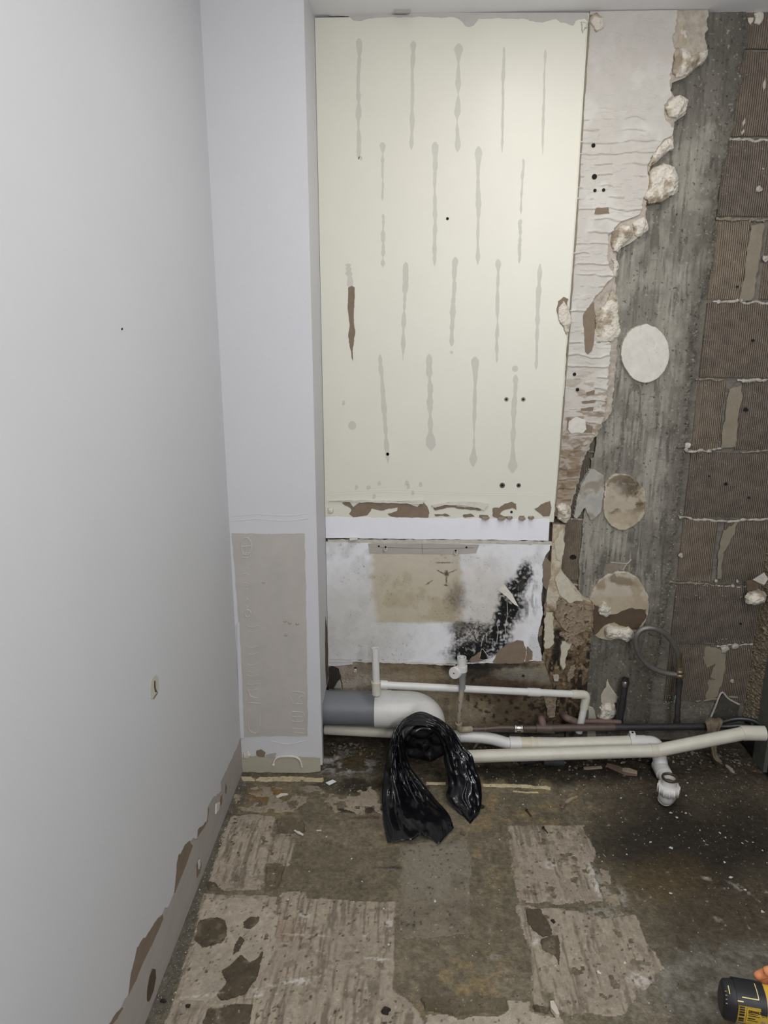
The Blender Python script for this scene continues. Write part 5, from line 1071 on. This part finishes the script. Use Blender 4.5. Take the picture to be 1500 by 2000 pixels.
# ---- upper waste pipe
UY = 2.035
wa = root('waste_pipe', tuple(W(1000, 1465, UY)), 'yellowed waste pipe with couplings running behind the lower one', 'pipe')
A = W(634, 1424, 2.052); B = W(905, 1438, UY); C_ = W(955, 1441, UY); D_ = W(995, 1453, 2.015); E_ = W(1240, 1450, 2.01); G_ = W(1276, 1453, 2.008)
pipe('thin_length', [A, B], 0.0172, PVCOLD, wa, 24)
pipe('reducer', [B - Vector((.01, 0, 0)), B + Vector((.02, 0, 0))], 0.0188, PVCW, wa, 24)
pipe('offset_bend', roundpath([B, C_, D_, D_ + Vector((.04, 0, 0))], 0.035, 8), 0.0185, PVCW, wa, 24)
pipe('socket', [D_ + Vector((.0, 0, .0005)), D_ + Vector((.035, 0, .0005))], 0.0232, PVCW, wa, 24)
pipe('yellow_coupling', [D_ + Vector((.035, 0, 0)), D_ + Vector((.098, 0, 0))], 0.0228, PVCY, wa, 24)
pipe('coupling_ring', [D_ + Vector((.067, 0, 0)), D_ + Vector((.076, 0, 0))], 0.0242, PVCOLD, wa, 24)
pipe('coupling', [D_ + Vector((.088, 0, 0)), D_ + Vector((.152, 0, 0))], 0.0236, PVCOLD, wa, 24)
pipe('wide_length', [D_ + Vector((.12, 0, 0)), E_], 0.0213, PVCOLD, wa, 24)
pipe('elbow_socket', [E_ - Vector((.004, 0, 0)), E_ + Vector((.032, 0, 0))], 0.0228, PVCW, wa, 24)
H_ = Vector((G_.x + .012, 1.955, 0.026))
pipe('elbow', roundpath([E_ + Vector((.02, 0, 0)), Vector((G_.x + .012, E_.y, E_.z)), H_], 0.024, 8), 0.0215, PVCW, wa, 24)
q = E_ + Vector((-.010, 0, 0)); clip = pipe('clip', [q - Vector((.008, 0, 0)), q + Vector((.008, 0, 0))], 0.0262, PVCW, wa, 10)
V, F = box(q.x - .008, q.x + .008, q.y - .006, q.y + .010, q.z + .022, q.z + .034); mk('clip_lug', V, F, PVCW, clip)
pipe('lug_bolt', [q + Vector((0, 0, .030)), q + Vector((0, 0, .0365))], .0035, HOLE, clip, 8)
J_ = Vector((H_.x - .004, 1.880, 0.022)); K_ = Vector((W(1304, 1546, 1.80).x - .004, 1.800, 0.030))
pipe('forward_socket', [H_ + Vector((0, .02, 0)), H_ + Vector((-.001, -.03, -.001))], 0.0238, PVCW, wa, 24)
pipe('forward_length', [H_, J_, K_], 0.0205, PVCW, wa, 24)
pipe('rubber_ring', [J_ + Vector((0, .006, 0)), J_ + Vector((-.0005, -.014, 0))], 0.0215, PVCR, wa, 24)
KT = K_ + Vector((0.004, -.004, .046))
pipe('upturned_elbow', roundpath([J_ + Vector((0, -.03, 0)), K_, KT], 0.02, 8), 0.0218, PVCW, wa, 24)
ring_pipe('spigot', K_ + Vector((.003, -.004, .035)), KT + Vector((0, 0, .026)), 0.0205, 0.017, PVCW, wa, 24)
nut = smooth_tube(pipe('slip_nut', [KT + Vector((0, 0, -.022)), KT + Vector((0, 0, .004))], 0.0290, PVCW, wa, 12), 20)
for i in range(12):
    t = 2 * pi * (i + .5) / 12; p = KT + Vector((cos(t) * .0284, sin(t) * .0284, 0)); pipe('nut_rib', [p + Vector((0, 0, -.023)), p + Vector((0, 0, .003))], .0026, PVCW, nut, 6)
V, F = [], []
for i in range(24):
    for j in range(8):
        t = 2 * pi * i / 24; a = 2 * pi * j / 8; rr = .0195 + .0035 * cos(a); V.append(KT + Vector((rr * cos(t), rr * sin(t), .027 + .0045 * sin(a))))
for i in range(24):
    for j in range(8): F.append((i * 8 + j, ((i + 1) % 24) * 8 + j, ((i + 1) % 24) * 8 + (j + 1) % 8, i * 8 + (j + 1) % 8))
pipe('dark_bore', [KT + Vector((0, 0, .010)), KT + Vector((0, 0, .012))], .0172, DABB, wa, 20)
mk('sealing_ring', V, F, mat('brown_seal', (.06, .045, .028), .35, .3, 60, .1, 200), wa, smooth=True)
# ---- lower waste pipe
LY = 1.955
lw = root('waste_pipe', tuple(W(1100, 1488, LY)), 'long cream waste pipe lying in front and rising to the right', 'pipe')
a = W(905, 1478, LY); b = W(1283, 1466, LY); c = W(1478, 1432, 1.965); d = W(1510, 1430, 1.96)
c.x = min(c.x, 1.02); dd = Vector((1.075, 1.96, c.z + .003))
pipe('long_length', [a, b], 0.0195, PVCOLD, lw, 28); pipe('rising_length', roundpath([b - Vector((.02, 0, -.0005)), b, c], 0.015), 0.0198, PVCOLD, lw, 28)
pipe('joint_ring', [b - Vector((.003, 0, 0)), b + Vector((.003, 0, .0003))], 0.0204, PVCY, lw, 28)
pipe('end_elbow', roundpath([c - (c - b).normalized() * .01, c, dd], 0.02), 0.0222, PVCOLD, lw, 28)
# ---- black hoses at the right
h1 = pipe('black_hose', spline([W(1384, 1421, 2.075), W(1410, 1411, 2.085), W(1440, 1404, 2.085), W(1468, 1407, 2.07), W(1484, 1416, 2.05), W(1492, 1432, 2.02), W(1494, 1455, 2.01)], 8), 0.0075, HOSEB, None, 14); tag(h1, 'black rubber hose curving over by the right corner', 'hose')
h2 = pipe('black_hose', spline([W(1387, 1420, 2.05), W(1420, 1419, 2.045), W(1452, 1418, 2.035), W(1470, 1424, 2.025), W(1480, 1440, 2.015)], 8), 0.0082, HOSEB, None, 14); tag(h2, 'lower black hose pushed onto the copper pipe end', 'hose')
# ---- rag over the pipe
rag_l = [(1376, 1404), (1378, 1412), (1384, 1440), (1390, 1462), (1394, 1480), (1404, 1488)]; rag_r = [(1408, 1404), (1412, 1412), (1402, 1432), (1400, 1460), (1402, 1476), (1410, 1487)]
yy = [2.075, 2.04, 2.032, 2.0, 1.99, 1.985]; l = spline([W(*p, y) for p, y in zip(rag_l, yy)], 6); r = spline([W(*p, y) for p, y in zip(rag_r, yy)], 6)
V = []; F = []
for i in range(len(l)):
    for j in range(10):
        p = l[i].lerp(r[i], j / 9); V.append(p + Vector((0, -.006 * mnoise.noise(Vector((j * .5, i * .2, 0))) - .004 * sin(j * 1.4), 0)))
for i in range(len(l) - 1):
    for j in range(9): a = i * 10 + j; F.append((a, a + 1, a + 11, a + 10))
rag = mk('rag', V, F, RAG, smooth=True); tag(rag, 'strip of brown rag tied round the pipe by the corner', 'rag'); so = rag.modifiers.new('thickness', 'SOLIDIFY'); so.thickness = .003

# ---- cordless drill standing on its battery, a hand reaching for it
DL = Vector((0.593, 1.024, 0.0)); dax = Vector((0.985, -0.17, 0.0)).normalized(); dsd = Vector((-dax.y * -1, -dax.x, 0)); dsd = Vector((dax.y, -dax.x, 0)).normalized()
drill = root('cordless_drill', (DL.x, DL.y, 0), 'yellow and black cordless drill standing on the floor at right', 'power tool')
def dpt(a, s, z): return DL + dax * a * .80 + dsd * s * .86 + Vector((0, 0, z * .86))
DZ = 0.215
def loft(secs, seg=28):
    """rounded-box sections: (axis position, half width, half height, centre z, roundness)"""
    V = []; F = []
    for a, hw, hh, cz, e in secs:
        for i in range(seg):
            t = 2 * pi * i / seg; cx = math.copysign(abs(cos(t)) ** e, cos(t)) * hw; cy = math.copysign(abs(sin(t)) ** e, sin(t)) * hh; V.append(dpt(a, cx, cz + cy))
    for k in range(len(secs) - 1):
        for i in range(seg): F.append((k * seg + i, k * seg + (i + 1) % seg, (k + 1) * seg + (i + 1) % seg, (k + 1) * seg + i))
    F.append(tuple(reversed(range(seg)))); F.append(tuple((len(secs) - 1) * seg + i for i in range(seg)))
    return V, F
V, F = loft([(-.028, .030, .033, DZ, .75), (.02, .033, .036, DZ, .75), (.07, .034, .037, DZ, .75), (.105, .031, .033, DZ, .8)]); body = smooth_tube(mk('housing', V, F, YPLAST, drill), 50)
V, F = loft([(-.046, .020, .024, DZ - .001, .7), (-.0445, .026, .030, DZ, .7), (-.040, .031, .035, DZ, .7), (-.020, .0335, .0375, DZ, .7), (-.018, .031, .034, DZ, .7)]); cap_ = smooth_tube(mk('end_cap', V, F, BPLAST, drill), 50)
def wrap(name, a0, a1, t0, t1, m, par, off=.0012, hw=.0335, hh=.0365, e=.75, n=16, na=6, rc=0):
    V = []; F = []
    for i in range(na + 1):
        a = a0 + (a1 - a0) * i / na
        for o_ in (0, off):
            for j in range(n + 1):
                t = t0 + (t1 - t0) * j / n; V.append(dpt(a, math.copysign(abs(cos(t)) ** e, cos(t)) * (hw + o_), DZ + math.copysign(abs(sin(t)) ** e, sin(t)) * (hh + o_)))
    w_ = n + 1
    for i in range(na):
        for j in range(n):
            b = i * 2 * w_; F.append((b + w_ + j, b + w_ + j + 1, b + 3 * w_ + j + 1, b + 3 * w_ + j))
    for j in range(n):
        F.append((j, j + 1, w_ + j + 1, w_ + j)); b = na * 2 * w_; F.append((b + j, b + w_ + j, b + w_ + j + 1, b + j + 1))
    for i in range(na):
        b = i * 2 * w_; F.append((b, b + w_, b + 3 * w_, b + 2 * w_)); F.append((b + n, b + 2 * w_ + n, b + 3 * w_ + n, b + w_ + n))
    return smooth_tube(mk(name, V, F, m, par), 50)
wrap('overmould', -.022, .026, radians(32), radians(190), BPLAST, body, .0035)
wrap('overmould_band', .026, .038, radians(12), radians(190), BPLAST, body, .0035)
wrap('trim_line', -.012, .022, radians(57), radians(60), YLINE, body, .0042); wrap('trim_line', .0205, .0222, radians(60), radians(102), YLINE, body, .0042)
wrap('trim_line', -.022, -.010, radians(43), radians(46.5), YLINE, body, .0042); wrap('trim_line', -.0365, -.0348, radians(62), radians(88), YLINE, cap_, .0042, .030, .0340)
for k, t in enumerate((70, 55, 40, 25)): wrap('vent_slot', -.0440, -.0395, radians(t), radians(t + 3), CHIPT, cap_, .0012, .0295, .0335)
wrap('rating_label', -.002, .05, radians(-14), radians(26), LABELB, body, .0007)
for k in range(6): wrap('vent_slot', -.0165, -.006, radians(27 - k * 7.5), radians(23 - k * 7.5), BPLAST, body, .0008)
# lettering on the rating label
def lettering(txt, a, t, size, m, name='lettering'):
    cu = bpy.data.curves.new('t', 'FONT'); cu.body = txt; cu.size = size; cu.extrude = 0.00025; cu.offset = size * .03
    to = bpy.data.objects.new('t', cu); COL.objects.link(to); bpy.context.view_layer.update()
    me = bpy.data.meshes.new_from_object(to.evaluated_get(bpy.context.evaluated_depsgraph_get())); COL.objects.unlink(to); bpy.data.objects.remove(to)
    tt = radians(t); e = .75; s0 = math.copysign(abs(cos(tt)) ** e, cos(tt)) * .0336; z0 = math.copysign(abs(sin(tt)) ** e, sin(tt)) * .0366
    tt2 = radians(t + 8); s1 = math.copysign(abs(cos(tt2)) ** e, cos(tt2)) * .0336; z1 = math.copysign(abs(sin(tt2)) ** e, sin(tt2)) * .0366
    upv = (dsd * (s1 - s0) + Vector((0, 0, z1 - z0))).normalized(); nv = dax.cross(upv).normalized()
    P0 = dpt(a, s0, DZ + z0) + nv * .0021
    Vv = [P0 + dax * v.co.x * .85 + upv * v.co.y + nv * v.co.z for v in me.vertices]; Ff = [tuple(p.vertices) for p in me.polygons]
    return mk(name, Vv, Ff, m, body)
lettering('DEWALT', .0005, 14, .0060, LABELP)
lettering('CE', .0285, -7, .0062, CHIPT)
for a0, a1, t in ((.001, .020, 8), (.001, .024, 3), (.001, .016, -2), (.001, .022, -7), (.028, .033, 6), (.035, .039, 6)):
    wrap('label_mark', a0, a1, radians(t), radians(t + 1.8), LABELP, body, .0010)
wrap('label_mark', .041, .048, radians(5), radians(17), LABELP, body, .0010)
V, F = loft([(.105, .026, .028, DZ, 1), (.118, .027, .027, DZ, 1), (.150, .025, .025, DZ, 1), (.152, .021, .021, DZ, 1), (.185, .019, .019, DZ, 1), (.19, .012, .012, DZ, 1)]); smooth_tube(mk('chuck', V, F, BPLAST, drill))
P = [dpt(.045, 0, DZ - .03), dpt(.042, 0, DZ - .07), dpt(.034, 0, DZ - .11), dpt(.030, 0, .072)]
V, F = tube(spline(P, 5), [.021] * 16, 20, flat=1.0); smooth_tube(mk('handle', V, F, BPLAST, drill))
V, F = tube([dpt(.062, 0, DZ - .05), dpt(.075, 0, DZ - .055)], .009, 10); smooth_tube(mk('trigger', V, F, BPLAST, drill))
def dbox(a0, a1, s, z0, z1):
    v, f = box(a0, a1, -s, s, z0, z1); return [dpt(*p) for p in v], f
V, F = dbox(-.035, .085, .036, .055, .080); o = mk('foot', V, F, YPLAST, drill); bv = o.modifiers.new('b', 'BEVEL'); bv.width = .008; bv.segments = 3
V, F = dbox(-.038, .088, .038, .001, .055); o = mk('battery', V, F, BPLAST, drill); bv = o.modifiers.new('b', 'BEVEL'); bv.width = .008; bv.segments = 3
# the hand: one skinned mesh, fingertips resting on the drill's far shoulder
hd = bpy.data.meshes.new('hand')
tipA = dpt(.046, -.040, DZ + .044); tipB = dpt(.034, -.050, DZ + .016)
pal = dpt(.165, -.055, DZ + .040); wri = dpt(.25, -.075, DZ + .055); elb = dpt(.54, -.13, DZ + .15)
hv = [elb, wri, pal]; he = [(0, 1), (1, 2)]; hr = [.042, .030, .030]
def finger(root_i, pts, rads):
    last = root_i
    for p, r_ in zip(pts, rads): hv.append(p); hr.append(r_); he.append((last, len(hv) - 1)); last = len(hv) - 1
perp = (dsd * -1)
for k, (tip, off) in enumerate(((tipA, -.006), (tipB, -.026))):
    base = pal + Vector((-.012, 0, .004)) + dsd * (-.012 * (k * 1.6 - .6))
    kn = base.lerp(tip, .38) + Vector((0, 0, .012)); k2 = base.lerp(tip, .72) + Vector((0, 0, .009))
    finger(2, [base, kn, k2, tip], [.0125, .0105, .0095, .0085])
for k in range(2):
    base = pal + dsd * (-.030 - .016 * k) + Vector((0, 0, -.006)); tip = tipB + dsd * (-.012 - .010 * k) + dax * (.016 + .02 * k) + Vector((0, 0, -.02))
    finger(2, [base, base.lerp(tip, .4) + Vector((0, 0, .01)), base.lerp(tip, .75) + Vector((0, 0, .004)), tip], [.012, .010, .009, .008])
thb = pal + dsd * .022 + Vector((0, 0, -.004)); tht = dpt(.100, .010, DZ + .050)
finger(2, [thb, thb.lerp(tht, .55) + Vector((0, 0, .008)), tht], [.0135, .0115, .0095])
hd.from_pydata([tuple(v - wri) for v in hv], he, []); ho_ = bpy.data.objects.new('hand', hd); COL.objects.link(ho_); ho_.location = wri
bm = bmesh.new(); bm.from_mesh(hd); lay = bm.verts.layers.skin.verify(); bm.verts.ensure_lookup_table()
for i, v in enumerate(bm.verts): v[lay].radius = (hr[i], hr[i]); v[lay].use_root = (i == 1)
bm.to_mesh(hd); bm.free(); hd.materials.append(SKIN)
ho_.modifiers.new('skin', 'SKIN').use_smooth_shade = True; sm = ho_.modifiers.new('sub', 'SUBSURF'); sm.levels = 2; sm.render_levels = 2
tag(ho_, 'bare fingers reaching over the far side of the drill', 'person')

# ---- debris
def chip_mesh(seed, r=.01, h=.5, n=9, nz=3):
    rr = random.Random(seed); V = []; F = []
    an = sorted(rr.uniform(0, 2 * pi) for _ in range(n)); rad = [rr.uniform(.55, 1.1) for _ in range(n)]
    el = rr.uniform(.45, 1)
    for k, (f, z) in enumerate(((.92, 0), (1, h * .35), (.6, h * rr.uniform(.7, 1)))):
        for a, q in zip(an, rad): V.append((cos(a) * q * f * r, sin(a) * q * f * r * el, z * r))
    for k in range(2):
        for i in range(n): F.append((k * n + i, k * n + (i + 1) % n, (k + 1) * n + (i + 1) % n, (k + 1) * n + i))
    F.append(tuple(reversed(range(n)))); F.append(tuple(2 * n + i for i in range(n)))
    return V, F
def debris(name, x, y, r, m, label, cat, group=None, h=.5, seed=0, rot=0, z=.002):
    V, F = chip_mesh(seed, r, h); p = Fz(x, y, z); V = [Matrix.Rotation(rot, 3, 'Z') @ Vector(v) + p for v in V]
    return tag(mk(name, V, F, m, origin=p), label, cat, group)
def sliver(name, pts, w, m, label, cat, group=None, th=.003, z=.002):
    P = [Fz(x, y, z) for x, y in pts]; n = len(P); T = (P[-1] - P[0]).normalized(); S_ = Vector((-T.y, T.x, 0))
    ws = [w * (.55 if i in (0, n - 1) else 1) for i in range(n)]
    o = slab(name, [p + S_ * a for p, a in zip(P, ws)] + [p - S_ * a for p, a in reversed(list(zip(P, ws)))], UP, th, m, None, amp=w * .4, step=w * 1.6, seed=int(pts[0][0]))
    return tag(o, label, cat, group)
o = fslab('card_scrap', [(636, 1529), (650, 1523), (657, 1527), (643, 1534)], .004, .0012, PAPERW, None); tag(o, 'small white card scrap beside the boxing foot', 'paper')
sliver('plaster_sliver', [(575, 1623), (583, 1627), (592, 1632)], .004, CHIP, 'white plaster sliver on the screed left of the bag', 'debris')
sliver('plaster_sliver', [(618, 1623), (628, 1623)], .0018, CHIP, 'thin white splinter between the sliver and the bag', 'debris')
sliver('plaster_sliver', [(540, 1558), (550, 1553), (562, 1552)], .006, CHIP, 'white smear of plaster near the rust stain', 'debris')
sliver('wood_splinter', [(1185, 1496), (1205, 1503), (1222, 1511), (1244, 1514)], .011, CHIPB, 'long brown wood splinter under the waste pipes', 'wood', th=.008)
sliver('wood_splinter', [(1215, 1508), (1228, 1510), (1244, 1514)], .010, CHIPT, 'pale wood splinter lying on the long brown one', 'wood', th=.012)
sliver('wood_splinter', [(1140, 1502), (1175, 1500)], .007, CHIPT, 'flat tan splinter close to the back wall', 'wood', th=.005)
sliver('wood_splinter', [(925, 1463), (930, 1457), (934, 1453)], .004, CHIPT, 'short upright splinter between the two waste pipes', 'wood', th=.004)
sliver('leaf_scrap', [(1418, 1495), (1426, 1502), (1433, 1510)], .006, mat('leaf_scrap', (.36, .33, .25), .8), 'pale leaf-shaped scrap below the rag', 'debris', th=.003)
sliver('tile_plug', [(1077, 1962), (1081, 1974), (1089, 1988)], .0062, mat('bone_plastic', (.55, .49, .41), .6), 'off-white plastic plug near the front edge', 'debris', th=.010)
debris('rubble', 753, 1977, .011, DARKLUMP, 'dark brown lump near the front edge', 'debris', h=1.0, seed=3)
debris('rubble', 1079, 1800, .008, DARKLUMP, 'dark crumb on the right-hand adhesive bed', 'debris', h=.8, seed=4)
debris('rubble', 905, 1629, .010, CHIPB, 'brown crumb beside the bag corner', 'debris', h=.9, seed=5)
debris('rubble', 941, 1577, .009, DARKLUMP, 'black crumb against the right flap of the bag', 'debris', h=1.2, seed=6)
debris('rubble', 1101, 1575, .017, CHIPB, 'reddish broken chunk in front of the pipes', 'debris', h=.5, seed=7, rot=.5)
sliver('wood_splinter', [(1104, 1570), (1115, 1563), (1127, 1558)], .004, CHIPT, 'small splinter sticking out of the reddish chunk', 'wood', th=.006)
debris('rubble', 520, 1830, .008, BED, 'small tan stone on the left adhesive bed', 'debris', h=1.0, seed=8)
debris('rubble', 520, 1836, .006, CHIPB, 'brown crumb below the small tan stone', 'debris', h=1.0, seed=28)
debris('rubble', 319, 1957, .008, DARKLUMP, 'dark lump by the left wall foot', 'debris', h=.8, seed=9)
debris('rubble', 369, 1966, .007, DARKLUMP, 'dark lump right of the one by the wall foot', 'debris', h=.8, seed=10)
debris('rubble', 524, 1727, .009, BED, 'flat round tan pebble, left of a pair', 'debris', h=.15, seed=11)
debris('rubble', 550, 1732, .008, BED, 'flat round tan pebble, right of a pair', 'debris', h=.15, seed=12)
debris('rubble', 1295, 1488, .013, CHIPT, 'cream pebble behind the upturned drain elbow', 'debris', h=.6, seed=13) if False else debris('rubble', 1314, 1489, .011, CHIPT, 'cream pebble behind the upturned drain elbow', 'debris', h=.6, seed=13)
def nail(x0, y0, x1, y1, label):
    a = Fz(x0, y0, .0055); b = Fz(x1, y1, .004); d = (b - a).normalized(); r_ = root('nail', (a.x, a.y, .002), label, 'nail')
    pipe('shank', [a, b], .0018, NAIL, r_, 8); pipe('head', [a - d * .001, a + d * .0012], .0042, NAIL, r_, 10)
nail(1061, 1616, 1070, 1627, 'rusty nail lying on the upper adhesive bed'); nail(1028, 1582, 1038, 1594, 'rusty nail on the yellowed screed right of the bag')
wc = [(1413, 1613), (1406, 1627), (1417, 1636), (1428, 1636), (1367, 1622), (1374, 1642), (1380, 1650), (1415, 1684), (1450, 1647), (1458, 1643), (1470, 1645), (1490, 1662), (1321, 1586), (1332, 1586), (1340, 1588), (1347, 1590), (1310, 1588), (1321, 1597), (1281, 1580), (1292, 1618), (1270, 1645), (1180, 1671), (1224, 1669), (1310, 1657), (1325, 1492), (1161, 1517), (1140, 1533), (1370, 1530), (1343, 1529), (1213, 1558), (1253, 1550), (1340, 1554),
      (1456, 1738), (1397, 1879), (1500 - 12, 1780), (1428, 1713), (1260, 1760), (1310, 1745), (1022, 1571), (1030, 1572), (935, 1497), (951, 1508), (1004, 1513), (1095, 1490), (1113, 1497), (1110, 1522), (1052, 1533), (1213, 1490), (930, 1860), (955, 1843), (745, 1453), (845, 1495), (687, 1677), (708, 1722), (650, 1749), (604, 1702), (638, 1634), (720, 1563), (440, 1620), (470, 1632), (508, 1668), (390, 1738), (575, 1752), (712, 1796), (750, 1775), (760, 1845), (690, 1870), (563, 1757), (555, 1620), (480, 1965), (560, 1990), (505, 1880), (440, 1745), (900, 1700), (850, 1760), (1050, 1700), (1100, 1660), (1080, 1690), (975, 1900), (985, 1560), (1170, 1900), (1190, 1835), (1220, 1880), (1150, 1870), (1130, 1690)]
protos = []
for s in range(6):
    V, F = chip_mesh(100 + s, 1.0, .45); me = bpy.data.meshes.new('plaster_chip'); me.from_pydata(V, [], F); me.materials.append(CHIP if s % 3 else CHIPT); protos.append(me)
rc = random.Random(11)
for i, (x, y) in enumerate(wc):
    o = bpy.data.objects.new('plaster_chip', protos[i % 6]); COL.objects.link(o); o.location = Fz(x, y, .0015 if y > 1530 else .004)
    k = rc.uniform(.0035, .0062) * (1.2 if x > 1150 else .8); o.scale = (k, k * rc.uniform(.5, 1), k * .7); o.rotation_euler = (rc.uniform(-.2, .2), rc.uniform(-.2, .2), rc.uniform(0, 6.3))
    zone = ('near the upturned drain elbow' if x > 1200 and y < 1600 else 'in the blackest patch of floor' if x > 1255 and y < 1690 else 'on the floor behind the drill' if x > 1290 else 'along the foot of the stained board' if y < 1540
            else 'on the right-hand adhesive beds' if x > 985 else 'on the smooth patch in front of the bag' if x > 779 else 'on the large front left adhesive bed' if y > 1742 else 'on the rear left adhesive bed' if x < 580 else 'on the bare screed left of the bag')
    tag(o, 'small pale plaster chip ' + zone, 'debris', 'plaster chips ' + zone)
# dust and crumbs nobody could count
V = []; F = []; rg = random.Random(5)
for i in range(3600):
    if i < 1300: x = rg.uniform(.2, XR - .02); y = min(2.1, max(.95, rg.gauss(1.72, .28)))
    elif i < 2500: x = rg.uniform(XL + .01, XR - .01); y = rg.uniform(1.0, 2.1)
    elif i < 3100: x = XL + abs(rg.gauss(0, .03)) + .004; y = rg.uniform(1.0, 1.92)
    else: x = rg.uniform(XS, XR - .02); y = rg.gauss(1.90, .03)
    if y > 2.1: continue
    s = rg.uniform(.0004, .0012) * (2.0 if rg.random() < .08 else 1); p = Vector((x, y, .0018 if y < 1.9 else .005)); b = len(V); a = rg.uniform(0, 6.3)
    V += [p + Vector((cos(a + k * 2.1) * s, sin(a + k * 2.1) * s, 0)) for k in range(3)] + [p + Vector((0, 0, s * 1.1))]; F += [(b, b + 1, b + 3), (b + 1, b + 2, b + 3), (b + 2, b, b + 3)]
half = len(F) // 3 * 2
gr = mk('plaster_grit', V, F, CHIP); gr['kind'] = 'stuff'; gr['label'] = 'fine white plaster grit strewn over the floor'; gr['category'] = 'grit'
gr.data.materials.append(DARKLUMP); gr.data.polygons.foreach_set('material_index', [1 if (i // 3) % 3 == 0 else 0 for i in range(len(gr.data.polygons))])
# crumbled plaster heaped along the foot of the wall
V = []; F = []
for i in range(420):
    x = rg.uniform(XS + .01, XR - .02); y = 2.085 - abs(rg.gauss(0, .05)); s = rg.uniform(.003, .009); v, f = chip_mesh(i, s, .7, 6); b = len(V); p = Vector((x, y, .003)); m_ = Matrix.Rotation(rg.uniform(0, 6.3), 3, 'Z')
    V += [m_ @ Vector(q) + p for q in v]; F += [tuple(k + b for k in q) for q in f]
ru = mk('wall_foot_rubble', V, F, MORTAR); ru['kind'] = 'stuff'; ru['label'] = 'dark crumbled rubble along the foot of the back wall'; ru['category'] = 'rubble'
# dark pipe ends half buried under the waste pipes
for s, (p0, p1, lab) in enumerate((((1012, 1500, 2.0), (1052, 1494, 2.02), 'dark buried pipe stub below the waste pipes, left one'), ((1060, 1498, 2.0), (1100, 1496, 2.0), 'dark buried pipe stub below the waste pipes, right one'))):
    a = W(*p0); b = W(*p1); a.z = b.z = .014; o = pipe('buried_pipe', [a, b], .016, mat('buried', (.05, .05, .05), .6, .4, 40, .3, 150), None, 16); tag(o, lab, 'pipe')
